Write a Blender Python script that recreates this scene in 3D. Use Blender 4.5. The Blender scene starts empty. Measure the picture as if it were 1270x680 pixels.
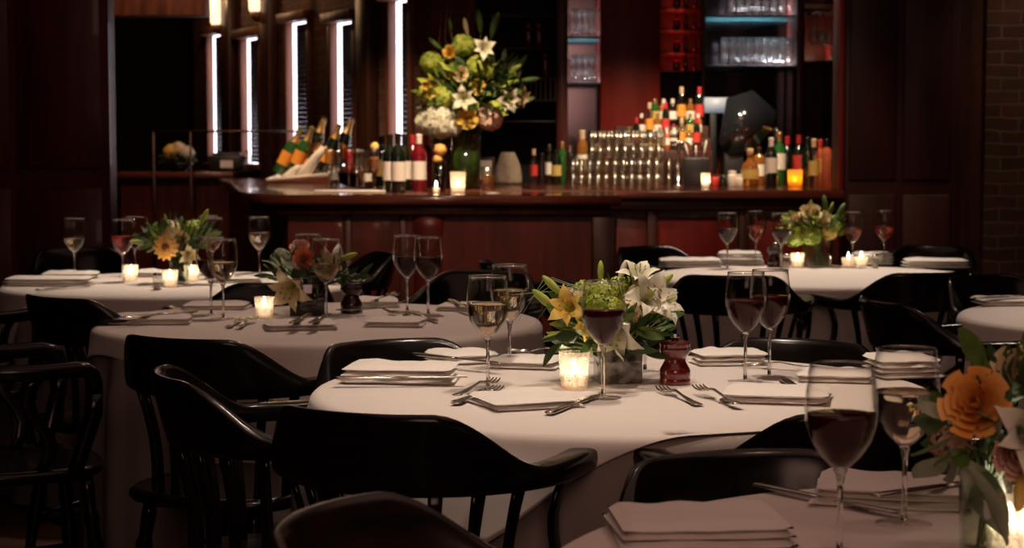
import bpy, math, random
from mathutils import Vector, Matrix, noise

# ------------------------------------------------------------------ camera, world, lights, exposure
SC = bpy.context.scene
COL = SC.collection
F = 2250.0
CAMZ = 1.25
PITCH = math.atan(155.0 / F)
cam_d = bpy.data.cameras.new('camera')
cam_d.sensor_width = 36.0
cam_d.lens = F / 1270.0 * 36.0
cam_d.clip_start = 0.05
cam_d.clip_end = 60
cam_d.dof.use_dof = True
cam_d.dof.focus_distance = 3.55
cam_d.dof.aperture_fstop = 7.5
cam = bpy.data.objects.new('camera', cam_d)
COL.objects.link(cam)
cam.location = (0, 0, CAMZ)
cam.rotation_euler = (math.pi / 2 - PITCH, 0, 0)
SC.camera = cam

SC.view_settings.view_transform = 'Standard'
SC.view_settings.look = 'None'
SC.view_settings.gamma = 1.0
SC.view_settings.use_curve_mapping = False
SC.view_settings.exposure = 0.0
SC.cycles.use_denoising = True
SC.cycles.max_bounces = 8
SC.cycles.transparent_max_bounces = 16
SC.cycles.transmission_bounces = 8
SC.cycles.sample_clamp_indirect = 3.0
SC.cycles.caustics_reflective = False
SC.cycles.caustics_refractive = False

world = bpy.data.worlds.new('world')
SC.world = world
world.use_nodes = True
world.node_tree.nodes['Background'].inputs[0].default_value = (0.02, 0.012, 0.008, 1)
world.node_tree.nodes['Background'].inputs[1].default_value = 0.3

def light(name, kind, loc, energy, color=(1, .72, .48), size=.1, target=None, spot=None, blend=.6):
    d = bpy.data.lights.new(name, kind)
    d.energy = energy
    d.color = color
    if kind == 'AREA':
        d.size = size
    else:
        d.shadow_soft_size = size
    if kind == 'SPOT':
        d.spot_size = math.radians(spot or 60)
        d.spot_blend = blend
    o = bpy.data.objects.new(name, d)
    COL.objects.link(o)
    o.location = loc
    if target is not None:
        v = Vector(target) - Vector(loc)
        o.rotation_euler = v.to_track_quat('-Z', 'Y').to_euler()
    return o

def ray(u, v):
    cp, sp = math.cos(PITCH), math.sin(PITCH)
    a, b = (u - 635.0) / F, -(v - 340.0) / F
    return Vector((a, cp + b * sp, -sp + b * cp))
def onz(u, v, z):
    d = ray(u, v)
    return Vector((0, 0, CAMZ)) + d * ((z - CAMZ) / d.z)
def aty(u, v, Y):
    d = ray(u, v)
    return Vector((0, 0, CAMZ)) + d * (Y / d.y)

TABLES = {'main': (.23, 3.78), 'mid': (-.563, 5.28), 'far_l': (-1.247, 6.78), 'far_r': (1.21, 7.2), 'near': (.67, 2.06), 'edge': (2.0, 5.4)}
WARM = (1, .80, .63)
# pin spots in the ceiling over every table
light('table_spot', 'SPOT', (.35, 4.3, 2.95), 105, WARM, .06, (.2, 3.85, .75), 58, .9)
light('table_spot', 'SPOT', (-.1, 3.15, 2.95), 80, WARM, .06, (.2, 3.75, .75), 50, .9)  # unseen fill added to brighten the napkin sides facing the viewer
light('table_spot', 'SPOT', (-.3, 5.9, 2.95), 66, (1, .72, .56), .06, (-.5, 5.3, .75), 55, .9)
light('table_spot', 'SPOT', (-1.1, 7.4, 2.95), 210, WARM, .06, (-1.15, 6.9, .75), 48, .9)
light('table_spot', 'SPOT', (1.3, 7.9, 2.95), 230, WARM, .06, (1.2, 7.2, .75), 55, .9)
light('table_spot', 'SPOT', (1.0, 2.6, 2.95), 11, (1, .62, .46), .06, (.7, 2.1, .75), 60, .9)
light('table_spot', 'SPOT', (2.2, 6.0, 2.95), 130, WARM, .06, (2.0, 5.3, .75), 50, .9)
# soft warm room glow
light('room_glow', 'AREA', (.3, 3.0, 2.95), 10, (1, .56, .44), 3.0, (.3, 3.0, 0))
light('room_glow', 'AREA', (-.3, 7.4, 2.95), 8, (1, .6, .45), 3.0, (-.3, 7.4, 0))
light('room_glow', 'AREA', (.2, -.6, 2.3), 20, (1, .56, .44), 1.6, (.2, 4, .7))
# bar lights
light('bar_spot', 'SPOT', (-.25, 8.7, 2.9), 290, (1, .72, .46), .05, (-.3, 9.6, 1.2), 60, .8)
light('bar_spot', 'SPOT', (.9, 10.0, 2.9), 300, (1, .76, .5), .05, (.8, 11.2, 1.2), 55, .8)
light('bar_spot', 'SPOT', (1.6, 9.9, 2.9), 150, (1, .72, .46), .05, (1.6, 10.8, 1.1), 55, .8)
light('bar_spot', 'SPOT', (-1.4, 11.0, 2.9), 190, (1, .66, .4), .05, (-1.3, 12.0, 1.1), 60, .8)
light('bar_front_spot', 'SPOT', (1.1, 8.2, 2.9), 90, (1, .6, .4), .05, (1.25, 9.9, .7), 60, .9)
light('bar_front_spot', 'SPOT', (-.5, 5.9, 2.95), 200, (1, .6, .4), .05, (-.4, 8.8, .75), 38, .9)  # unseen lamp added to bring out the highlight on the bar column

light('passage_fill', 'SPOT', (-2.2, 11.4, 2.95), 60, (1, .55, .34), .05, (-2.55, 12.9, 2.3), 60, .9)  # unseen lamp added to light the header beam
light('passage_fill', 'SPOT', (-2.3, 13.6, 2.95), 40, (1, .6, .4), .05, (-2.6, 14.4, 1.0), 55, .9)  # unseen lamp added to light the passage counter
light('brick_fill', 'SPOT', (3.0, 9.2, 2.9), 30, (1, .66, .42), .05, (2.95, 10.0, 1.2), 70, .9)  # unseen lamp added so the bricks show

# ------------------------------------------------------------------ materials
def mat(name, color=(.5, .5, .5), rough=.5, metal=0., spec=.5, trans=0., ior=1.45, coat=0., emit=None, es=0., sheen=0., sss=0.):
    m = bpy.data.materials.new(name)
    m.use_nodes = True
    b = m.node_tree.nodes['Principled BSDF']
    b.inputs['Base Color'].default_value = (*color, 1)
    b.inputs['Roughness'].default_value = rough
    b.inputs['Metallic'].default_value = metal
    b.inputs['Specular IOR Level'].default_value = spec
    b.inputs['Transmission Weight'].default_value = trans
    b.inputs['IOR'].default_value = ior
    b.inputs['Coat Weight'].default_value = coat
    b.inputs['Sheen Weight'].default_value = sheen
    if sss:
        b.inputs['Subsurface Weight'].default_value = sss
        b.inputs['Subsurface Radius'].default_value = (.01, .006, .004)
    if emit:
        b.inputs['Emission Color'].default_value = (*emit, 1)
        b.inputs['Emission Strength'].default_value = es
    return m
def nt(m):
    t = m.node_tree
    return t, t.nodes, t.links, t.nodes['Principled BSDF']
def coords(m, scale=(1, 1, 1), kind='Object'):
    t, N, L, b = nt(m)
    tc = N.new('ShaderNodeTexCoord'); mp = N.new('ShaderNodeMapping')
    mp.inputs['Scale'].default_value = scale
    L.new(tc.outputs[kind], mp.inputs['Vector'])
    return mp.outputs['Vector']
def noise_color(m, c1, c2, scale, stretch=(1, 1, 1), detail=4, lo=.3, hi=.7, bump=0., rr=None):
    t, N, L, b = nt(m)
    v = coords(m, stretch)
    n = N.new('ShaderNodeTexNoise'); n.inputs['Scale'].default_value = scale; n.inputs['Detail'].default_value = detail
    L.new(v, n.inputs['Vector'])
    r = N.new('ShaderNodeValToRGB')
    r.color_ramp.elements[0].position = lo; r.color_ramp.elements[0].color = (*c1, 1)
    r.color_ramp.elements[1].position = hi; r.color_ramp.elements[1].color = (*c2, 1)
    L.new(n.outputs['Fac'], r.inputs['Fac']); L.new(r.outputs['Color'], b.inputs['Base Color'])
    if bump:
        bp = N.new('ShaderNodeBump'); bp.inputs['Strength'].default_value = bump; bp.inputs['Distance'].default_value = .01
        L.new(n.outputs['Fac'], bp.inputs['Height']); L.new(bp.outputs['Normal'], b.inputs['Normal'])
    return m
def add_bump(m, scale, strength, dist=.005, stretch=(1, 1, 1), detail=3):
    t, N, L, b = nt(m)
    v = coords(m, stretch)
    n = N.new('ShaderNodeTexNoise'); n.inputs['Scale'].default_value = scale; n.inputs['Detail'].default_value = detail
    L.new(v, n.inputs['Vector'])
    bp = N.new('ShaderNodeBump'); bp.inputs['Strength'].default_value = strength; bp.inputs['Distance'].default_value = dist
    L.new(n.outputs['Fac'], bp.inputs['Height']); L.new(bp.outputs['Normal'], b.inputs['Normal'])
    return m

M = {}
M['cloth'] = add_bump(mat('white_linen', (.72, .65, .60), .9, sheen=.2), 9, .35, .01, detail=2)
M['napkin'] = add_bump(mat('napkin_linen', (.80, .75, .69), .85, sheen=.2), 22, .3, .006, detail=2)
M['undercloth'] = add_bump(mat('shaded_undercloth', (.30, .25, .23), .9), 6, .3, .01)  # white like the overlay, its shade put into this darker tone
M['black'] = noise_color(mat('black_lacquer', (.004, .003, .003), .2, spec=.4), (.003, .0025, .0025), (.008, .005, .004), 14, (1, 1, 6))
M['black_brown'] = noise_color(mat('brown_dark_lacquer', (.01, .005, .003), .28, spec=.5), (.004, .003, .003), (.022, .009, .004), 10, (1, 1, 5))  # browner, mottled variant of the black lacquer
M['floor'] = noise_color(mat('dark_floor', (.06, .025, .015), .35), (.035, .014, .009), (.11, .045, .025), 3, (1, 8, 1))
M['mahogany'] = noise_color(mat('mahogany', (.09, .014, .009), .42, coat=.1), (.045, .007, .005), (.115, .016, .011), 5, (3, 3, .35), 5)
M['mahogany_red'] = noise_color(mat('red_mahogany_panel', (.16, .015, .008), .42, spec=.3), (.12, .008, .005), (.21, .014, .008), 4, (3, 3, .35), 5)
M['mahogany_dark'] = noise_color(mat('dark_mahogany_panel', (.04, .008, .006), .5), (.02, .005, .004), (.05, .010, .008), 4, (3, 3, .35), 5)
M['bronze'] = mat('dark_bronze', (.08, .05, .035), .45, metal=1)
M['linen_dim'] = add_bump(mat('dimmed_white_linen', (.32, .25, .19), .9), 14, .8, .02)  # white cloth, the dimness behind the vase put into its colour
M['wood_dark'] = noise_color(mat('dark_walnut', (.04, .014, .008), .4), (.022, .007, .004), (.06, .018, .010), 6, (3, 3, .4), 5)
M['wood_brown'] = noise_color(mat('brown_post_wood', (.14, .05, .025), .45), (.07, .022, .012), (.2, .07, .035), 6, (4, 4, .4), 5)
M['counter'] = noise_color(mat('bar_counter_wood', (.10, .03, .018), .22, coat=.5), (.07, .018, .011), (.16, .045, .026), 4, (.5, 5, 5), 5)
M['plaster'] = noise_color(mat('dark_plaster', (.05, .02, .013), .8), (.035, .013, .008), (.07, .026, .016), 3)
M['ceiling'] = noise_color(mat('ceiling_paint', (.05, .03, .022), .9), (.04, .022, .016), (.06, .035, .025), 2)
M['black_void'] = mat('void_black', (.006, .004, .004), .7)

def brick_mat(name, c1, c2, mortar, scale=1.0):
    m = mat(name, c1, .85)
    t, N, L, b = nt(m)
    tc = N.new('ShaderNodeTexCoord'); sx = N.new('ShaderNodeSeparateXYZ'); cx = N.new('ShaderNodeCombineXYZ')
    L.new(tc.outputs['Object'], sx.inputs[0])
    ad = N.new('ShaderNodeMath'); ad.operation = 'ADD'
    L.new(sx.outputs['X'], ad.inputs[0]); L.new(sx.outputs['Y'], ad.inputs[1])
    L.new(ad.outputs[0], cx.inputs['X']); L.new(sx.outputs['Z'], cx.inputs['Y'])
    nz = N.new('ShaderNodeTexNoise'); nz.inputs['Scale'].default_value = 6
    L.new(tc.outputs['Object'], nz.inputs['Vector'])
    mx = N.new('ShaderNodeVectorMath'); mx.operation = 'SCALE'; mx.inputs['Scale'].default_value = .03
    L.new(nz.outputs['Color'], mx.inputs[0])
    av = N.new('ShaderNodeVectorMath'); av.operation = 'ADD'
    L.new(cx.outputs[0], av.inputs[0]); L.new(mx.outputs[0], av.inputs[1])
    br = N.new('ShaderNodeTexBrick')
    br.inputs['Scale'].default_value = scale
    br.inputs['Brick Width'].default_value = .2; br.inputs['Row Height'].default_value = .072
    br.inputs['Mortar Size'].default_value = .006; br.inputs['Mortar Smooth'].default_value = .3
    br.inputs['Color1'].default_value = (*c1, 1); br.inputs['Color2'].default_value = (*c2, 1); br.inputs['Mortar'].default_value = (*mortar, 1)
    L.new(av.outputs[0], br.inputs['Vector'])
    n2 = N.new('ShaderNodeTexNoise'); n2.inputs['Scale'].default_value = 9; n2.inputs['Detail'].default_value = 5
    L.new(tc.outputs['Object'], n2.inputs['Vector'])
    mm = N.new('ShaderNodeMix'); mm.data_type = 'RGBA'; mm.blend_type = 'MULTIPLY'; mm.inputs['Factor'].default_value = .8
    L.new(br.outputs['Color'], mm.inputs['A']); L.new(n2.outputs['Color'], mm.inputs['B'])
    L.new(mm.outputs['Result'], b.inputs['Base Color'])
    bp = N.new('ShaderNodeBump'); bp.inputs['Strength'].default_value = .9; bp.inputs['Distance'].default_value = .02; bp.invert = True
    L.new(br.outputs['Fac'], bp.inputs['Height']); L.new(bp.outputs['Normal'], b.inputs['Normal'])
    return m
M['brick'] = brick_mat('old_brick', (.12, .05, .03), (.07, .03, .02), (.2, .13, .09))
M['brick_lit'] = brick_mat('window_wall_brick', (.2, .08, .045), (.14, .05, .03), (.22, .14, .1))  # lighter copy of the brick, warm wall light put into its colour

def thin_glass(name, tint=(1, 1, 1), fres=1.5, rough=.02, gain=1.0, body=0.):
    m = bpy.data.materials.new(name); m.use_nodes = True
    t = m.node_tree; N = t.nodes; L = t.links
    N.remove(N['Principled BSDF'])
    out = N['Material Output']
    tr = N.new('ShaderNodeBsdfTransparent'); tr.inputs[0].default_value = (*tint, 1)
    gl = N.new('ShaderNodeBsdfGlossy'); gl.inputs['Roughness'].default_value = rough
    lw = N.new('ShaderNodeLayerWeight'); lw.inputs['Blend'].default_value = .5
    fr = N.new('ShaderNodeMath'); fr.operation = 'POWER'; fr.inputs[1].default_value = 3.4
    L.new(lw.outputs['Facing'], fr.inputs[0])
    ma = N.new('ShaderNodeMath'); ma.operation = 'MULTIPLY_ADD'; ma.inputs[1].default_value = gain; ma.inputs[2].default_value = body
    ma.use_clamp = True
    L.new(fr.outputs[0], ma.inputs[0])
    mx = N.new('ShaderNodeMixShader')
    L.new(ma.outputs[0], mx.inputs[0]); L.new(tr.outputs[0], mx.inputs[1]); L.new(gl.outputs[0], mx.inputs[2])
    L.new(mx.outputs[0], out.inputs[0])
    return m
M['glass'] = thin_glass('thin_clear_glass', (.98, .97, .96), 1.5, .02, .9, .012)
M['glass_rim'] = thin_glass('glass_rim', (.95, .94, .92), 1.5, .08, 1.0, .30)
M['glass_solid'] = mat('solid_clear_glass', (1, 1, 1), .01, trans=1, ior=1.5)
M['glass_frost'] = thin_glass('cloudy_bar_glass', (.93, .92, .9), 1.6, .16, .9, .13)
M['glass_shelf'] = mat('green_edged_shelf_glass', (.06, .2, .23), .15, trans=.3, ior=1.5)
M['glass_stack'] = thin_glass('bright_tumbler_glass', (.96, .94, .88), 1.6, .16, 1.0, .22)  # even gloss added to make the stacked tumblers brighter
M['glass_lit'] = thin_glass('bright_shelf_glass', (.96, .96, .96), 1.6, .16, 1.0, .22)
M['wine_red'] = mat('red_wine', (.05, .003, .005), .02, spec=.25, trans=.4, ior=1.34)
M['wine_white'] = mat('white_wine', (.98, .88, .68), .01, trans=1, ior=1.34)
M['wine_rose'] = mat('rose_wine', (.75, .12, .10), .01, trans=.95, ior=1.34)
M['steel'] = mat('table_silver', (.55, .5, .45), .22, metal=1)
M['chrome'] = mat('chrome', (.7, .68, .66), .12, metal=1)
M['pepper_red'] = mat('red_stained_wood', (.13, .012, .008), .12, coat=1, spec=.6)
M['pepper_dark'] = mat('dark_stained_wood', (.035, .01, .007), .2, coat=.6)
M['wax'] = mat('candle_wax', (.9, .87, .78), .5, emit=(1, .84, .62), es=1.6)
M['flame'] = mat('candle_flame', (1, .8, .4), .5, emit=(1, .86, .64), es=40.)
M['green'] = noise_color(mat('green_leaf', (.08, .16, .03), .5), (.035, .08, .015), (.14, .24, .05), 20)
M['green_dark'] = noise_color(mat('dark_leaf', (.03, .07, .02), .5), (.015, .035, .01), (.05, .09, .025), 16)
M['green_lime'] = noise_color(mat('lime_petal', (.35, .45, .05), .6), (.22, .34, .03), (.5, .55, .10), 18)
M['green_pale'] = noise_color(mat('silver_leaf', (.3, .36, .24), .6), (.2, .26, .16), (.42, .48, .34), 20)
M['petal_white'] = noise_color(mat('white_petal', (.8, .76, .64), .55, sss=.1), (.62, .62, .42), (.86, .82, .72), 25)
M['petal_cream'] = noise_color(mat('cream_petal', (.75, .6, .35), .55, sss=.1), (.62, .48, .22), (.82, .70, .48), 25)
M['petal_yellow'] = noise_color(mat('yellow_petal', (.8, .6, .1), .55, sss=.1), (.78, .46, .06), (.88, .70, .2), 20)
M['petal_orange'] = noise_color(mat('orange_petal', (.8, .28, .03), .55, sss=.1), (.75, .20, .02), (.88, .40, .07), 20)
M['petal_apricot'] = noise_color(mat('apricot_petal', (.9, .5, .12), .55, sss=.1), (.85, .38, .06), (.92, .58, .2), 20)
M['petal_salmon'] = noise_color(mat('salmon_petal', (.75, .22, .1), .55), (.7, .16, .07), (.8, .34, .18), 20)
M['petal_pink'] = noise_color(mat('blush_petal', (.75, .5, .4), .55), (.68, .38, .3), (.82, .62, .5), 20)
M['stamen'] = mat('rust_stamen', (.25, .08, .02), .6)
M['vase_grey'] = noise_color(mat('pebble_filled_glass', (.12, .10, .085), .12, coat=1), (.05, .042, .035), (.22, .19, .16), 38, detail=2, lo=.4, hi=.6)
M['vase_dark'] = mat('dark_glass_vase', (.018, .02, .015), .08, coat=1)
M['vase_clear'] = thin_glass('vase_glass', (.92, .95, .9), 1.5, .02, 1.3, .03)
M['stem_green'] = noise_color(mat('green_stems_in_water', (.06, .11, .03), .3), (.02, .045, .012), (.12, .17, .05), 30, (1, 1, .15))

def votive_mat(name, tint, glow, es, holes=.5):
    m = bpy.data.materials.new(name); m.use_nodes = True
    t = m.node_tree; N = t.nodes; L = t.links
    b = N['Principled BSDF']
    b.inputs['Base Color'].default_value = (*tint, 1); b.inputs['Roughness'].default_value = .2
    out = N['Material Output']
    tc = N.new('ShaderNodeTexCoord')
    vo = N.new('ShaderNodeTexVoronoi'); vo.inputs['Scale'].default_value = 150
    L.new(tc.outputs['Object'], vo.inputs['Vector'])
    bp = N.new('ShaderNodeBump'); bp.inputs['Strength'].default_value = .8; bp.inputs['Distance'].default_value = .003
    L.new(vo.outputs['Distance'], bp.inputs['Height']); L.new(bp.outputs['Normal'], b.inputs['Normal'])
    tl = N.new('ShaderNodeBsdfTranslucent'); tl.inputs[0].default_value = (*glow, 1)
    tp = N.new('ShaderNodeBsdfTransparent'); tp.inputs[0].default_value = (*glow, 1)
    r = N.new('ShaderNodeValToRGB'); r.color_ramp.elements[0].position = .18; r.color_ramp.elements[1].position = .5
    L.new(vo.outputs['Distance'], r.inputs['Fac'])
    m1 = N.new('ShaderNodeMixShader'); m1.inputs[0].default_value = .36
    L.new(b.outputs[0], m1.inputs[1]); L.new(tl.outputs[0], m1.inputs[2])
    mm = N.new('ShaderNodeMath'); mm.operation = 'MULTIPLY_ADD'; mm.inputs[1].default_value = holes; mm.inputs[2].default_value = .1
    L.new(r.outputs['Color'], mm.inputs[0])
    m2 = N.new('ShaderNodeMixShader')
    L.new(mm.outputs[0], m2.inputs[0]); L.new(m1.outputs[0], m2.inputs[1]); L.new(tp.outputs[0], m2.inputs[2])
    L.new(m2.outputs[0], out.inputs[0])
    return m
M['votive'] = votive_mat('speckled_votive_glass', (.75, .62, .5), (1, .93, .84), 0)
M['votive_amber'] = votive_mat('amber_votive_glass', (.8, .5, .15), (1, .55, .06), 0, .3)

# ------------------------------------------------------------------ mesh helpers
class MB:
    def __init__(s):
        s.v = []; s.f = []; s.mi = []; s.sm = []
    def add(s, verts, faces, mi=0, smooth=True, M4=None):
        o = len(s.v)
        if M4 is not None:
            verts = [M4 @ Vector(p) for p in verts]
        s.v += [tuple(p) for p in verts]
        for f in faces:
            s.f.append([i + o for i in f]); s.mi.append(mi); s.sm.append(smooth)
        return s
    def box(s, x0, x1, y0, y1, z0, z1, mi=0, bev=0., M4=None):
        if bev <= 0:
            v = [(x, y, z) for z in (z0, z1) for y in (y0, y1) for x in (x0, x1)]
            return s.add(v, [(0, 2, 3, 1), (4, 5, 7, 6), (0, 1, 5, 4), (2, 6, 7, 3), (0, 4, 6, 2), (1, 3, 7, 5)], mi, False, M4)
        b = min(bev, (x1 - x0) * .45, (y1 - y0) * .45, (z1 - z0) * .45)
        rings = []
        c = b * .3
        def ring(z, i):
            return [(x0 + i + b, y0 + i, z), (x1 - i - b, y0 + i, z), (x1 - i - c, y0 + i + c, z), (x1 - i, y0 + i + b, z), (x1 - i, y1 - i - b, z), (x1 - i - c, y1 - i - c, z),
                    (x1 - i - b, y1 - i, z), (x0 + i + b, y1 - i, z), (x0 + i + c, y1 - i - c, z), (x0 + i, y1 - i - b, z), (x0 + i, y0 + i + b, z), (x0 + i + c, y0 + i + c, z)]
        lv = [(z0, b), (z0 + c, c), (z0 + b, 0), (z1 - b, 0), (z1 - c, c), (z1, b)]
        v = []
        for z, i in lv:
            v += ring(z, i * .9)
        f = []
        n = 12
        for k in range(len(lv) - 1):
            for j in range(n):
                f.append((k * n + j, k * n + (j + 1) % n, (k + 1) * n + (j + 1) % n, (k + 1) * n + j))
        s.add(v, f, mi, True, M4)
        o = len(s.v) - len(v)
        s.f.append([o + j for j in range(n - 1, -1, -1)]); s.mi.append(mi); s.sm.append(False)
        e = o + (len(lv) - 1) * n
        s.f.append([e + j for j in range(n)]); s.mi.append(mi); s.sm.append(False)
        return s
    def lathe(s, prof, seg=24, mi=0, M4=None, cap=True, smooth=True):
        v = []; f = []
        n = len(prof)
        for r, z in prof:
            for j in range(seg):
                a = 2 * math.pi * j / seg
                v.append((r * math.cos(a), r * math.sin(a), z))
        for k in range(n - 1):
            for j in range(seg):
                f.append((k * seg + j, k * seg + (j + 1) % seg, (k + 1) * seg + (j + 1) % seg, (k + 1) * seg + j))
        if cap:
            f.append([j for j in range(seg - 1, -1, -1)])
            f.append([(n - 1) * seg + j for j in range(seg)])
        return s.add(v, f, mi, smooth, M4)
    def tube(s, pts, radii, seg=8, mi=0, M4=None, flat=1.0):
        pts = [Vector(p) for p in pts]
        if not hasattr(radii, '__len__'):
            radii = [radii] * len(pts)
        v = []; f = []
        ref = Vector((0, 0, 1))
        n = len(pts)
        for i, p in enumerate(pts):
            t = (pts[min(i + 1, n - 1)] - pts[max(i - 1, 0)]).normalized()
            a = t.cross(ref)
            if a.length < .2:
                a = t.cross(Vector((0, 1, 0)))
            a.normalize(); b = a.cross(t).normalized()
            for j in range(seg):
                w = 2 * math.pi * j / seg
                v.append(p + a * math.cos(w) * radii[i] + b * math.sin(w) * radii[i] * flat)
        for k in range(n - 1):
            for j in range(seg):
                f.append((k * seg + j, k * seg + (j + 1) % seg, (k + 1) * seg + (j + 1) % seg, (k + 1) * seg + j))
        f.append([j for j in range(seg - 1, -1, -1)]); f.append([(n - 1) * seg + j for j in range(seg)])
        return s.add(v, f, mi, True, M4)
    def sections(s, secs, mi=0, M4=None):
        """secs: list of closed loops (same count) joined into a capped skin"""
        n = len(secs[0]); v = []; f = []
        for q in secs:
            v += q
        for k in range(len(secs) - 1):
            for j in range(n):
                f.append((k * n + j, k * n + (j + 1) % n, (k + 1) * n + (j + 1) % n, (k + 1) * n + j))
        f.append([j for j in range(n - 1, -1, -1)]); f.append([(len(secs) - 1) * n + j for j in range(n)])
        return s.add(v, f, mi, True, M4)
    def patch(s, fn, nu, nv, mi=0, M4=None):
        v = [fn(i / nu, j / nv) for j in range(nv + 1) for i in range(nu + 1)]
        f = [(j * (nu + 1) + i, j * (nu + 1) + i + 1, (j + 1) * (nu + 1) + i + 1, (j + 1) * (nu + 1) + i) for j in range(nv) for i in range(nu)]
        return s.add(v, f, mi, True, M4)
    def build(s, name, mats, parent=None, loc=None, rz=0., kind=None, label=None, cat=None, group=None):
        me = bpy.data.meshes.new(name)
        me.from_pydata(s.v, [], s.f)
        if not isinstance(mats, (list, tuple)):
            mats = [mats]
        for m in mats:
            me.materials.append(M[m] if isinstance(m, str) else m)
        me.polygons.foreach_set('material_index', s.mi)
        me.polygons.foreach_set('use_smooth', s.sm)
        me.update()
        o = bpy.data.objects.new(name, me)
        COL.objects.link(o)
        if parent is not None:
            o.parent = parent
        if loc is not None:
            o.location = loc
        o.rotation_euler.z = rz
        tag(o, label, cat, group, kind)
        return o

def tag(o, label=None, cat=None, group=None, kind=None):
    if label: o['label'] = label
    if cat: o['category'] = cat
    if group: o['group'] = group
    if kind: o['kind'] = kind
    return o
def thing(name, label, cat, loc=(0, 0, 0), rz=0., group=None):
    o = bpy.data.objects.new(name, None)
    o.empty_display_size = .05
    COL.objects.link(o)
    o.location = loc; o.rotation_euler = (0, 0, rz)
    return tag(o, label, cat, group)
KIDS = {}
def copy_tree(o, parent=None):
    c = o.copy(); COL.objects.link(c)
    if parent is not None:
        c.parent = parent
    for k in [x for x in o.children]:
        copy_tree(k, c)
    return c
PROTO = {}
def place(key, maker, loc, rz, label, group=None, scale=None):
    """first call builds the kind, later calls copy it with its parts"""
    if key not in PROTO:
        o = maker(); PROTO[key] = o
    else:
        o = copy_tree(PROTO[key])
    o.location = loc; o.rotation_euler = (0, 0, rz)
    o['label'] = label
    if group: o['group'] = group
    elif 'group' in o: del o['group']
    if scale: o.scale = (scale,) * 3
    return o
def struct(name, mb, mats, loc=None, rz=0.):
    return mb.build(name, mats, None, loc, rz, kind='structure')
def sst(a, b, x):
    t = max(0., min(1., (x - a) / (b - a)))
    return t * t * (3 - 2 * t)
def RZ(a): return Matrix.Rotation(a, 4, 'Z')
def orient(loc, d, roll=0.):
    q = Vector(d).normalized().to_track_quat('Z', 'Y').to_matrix().to_4x4()
    return Matrix.Translation(Vector(loc)) @ q @ Matrix.Rotation(roll, 4, 'Z')
# ------------------------------------------------------------------ the room
struct('floor', MB().box(-6, 4.2, -2, 18, -.1, 0), 'floor')
struct('ceiling', MB().box(-6, 4.2, -2, 18, 3.05, 3.15), 'ceiling')
struct('wall_left', MB().box(-6.1, -6, -2, 18, 0, 3.05), 'plaster')
struct('wall_right', MB().box(4.2, 4.3, -2, 18, 0, 3.05), 'brick')
struct('wall_front', MB().box(-6, 4.2, -2.1, -2, 0, 3.05), 'plaster')
struct('wall_back', MB().box(-6, 4.2, 18, 18.1, 0, 3.05), 'black_void')  # near-black colour stands in for the darkness beyond the passage
# brick pier on the far side, dark panelled wall beside it
b = MB().box(2.60, 4.2, 10.0, 10.4, 0, 3.05)
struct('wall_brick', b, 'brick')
b = MB(); b.box(1.80, 2.46, 10.0, 10.24, 0, 3.05, bev=.004)
for i, (x0, x1) in enumerate(((1.85, 2.11), (2.15, 2.41))):
    b.box(x0, x1, 9.985, 10.0, .2, 1.0, bev=.006); b.box(x0, x1, 9.985, 10.0, 1.08, 2.9, bev=.006)
struct('wall_panel', b, 'mahogany_dark')
struct('trim_1', MB().box(2.46, 2.60, 10.03, 10.2, 0, 3.05), 'wood_dark')
struct('trim_2', MB().box(1.79, 1.815, 9.95, 10.0, 0, 3.05, bev=.004), 'mahogany_red')
# dark wood partition on the near side of the passage
b = MB().box(-6, -2.10, 9.5, 9.65, 0, 3.05)
for k in range(7):
    b.box(-2.10 - .48 * (k + 1), -2.14 - .48 * k, 9.485, 9.5, .25, 1.05, bev=.008)
    b.box(-2.10 - .48 * (k + 1), -2.14 - .48 * k, 9.485, 9.5, 1.15, 2.9, bev=.008)
struct('wall_partition', b, 'mahogany')
struct('trim_3', MB().box(-2.92, -2.16, 12.9, 13.1, 2.19, 3.05, bev=.01), 'wood_brown')
# the wall of windows runs away from the bar
A = Vector((-.66, 12.0, 0)); B = Vector((-2.6, 15.9, 0))
DW = (B - A).normalized(); WL = (B - A).length
NW = Vector((-DW.y, DW.x, 0))          # towards the room seen from the bar
ang = math.atan2(DW.y, DW.x)
def wall_t(u):
    d = ray(u, 185); # intersection of a view direction with the wall's foot line
    det = d.x * (-DW.y) + d.y * DW.x
    k = (A.x * (-DW.y) + A.y * DW.x) / det
    p = Vector((d.x * k, d.y * k, 0)) - A
    return p.dot(DW)
WM = Matrix.Translation(A) @ RZ(ang)     # local x along wall, local y = NW side
side = 1.0 if (RZ(ang) @ Vector((0, 1, 0))).dot(-A) > 0 else -1.0
wins = [(520, 486, 2.24), (442, 414, 2.16), (386, 359, 2.22), (325, 303, 2.16), (281, 261, 2.24)]
edges = [(max(0., wall_t(a)), wall_t(c), zt) for a, c, zt in wins]
def yb(a, c):
    a, c = a * side, c * side
    return (min(a, c), max(a, c))
wb = MB()
prev = -.35
y0, y1 = yb(0, -.3)
for (t0, t1, zt) in edges:
    wb.box(prev, t0, y0, y1, 0, 3.05, M4=WM)
    wb.box(t0, t1, y0, y1, zt, 3.05, M4=WM)
    wb.box(t0, t1, y0, y1, 0, 1.12, M4=WM)
    prev = t1
wb.box(prev, WL + .6, y0, y1, 0, 3.05, M4=WM)
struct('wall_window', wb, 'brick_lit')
M['pane'] = mat('street_light_pane', (.5, .5, .6), .3, emit=(.78, .70, .78), es=4.0)
M['blind'] = mat('navy_blind', (.02, .025, .04), .35)
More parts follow.
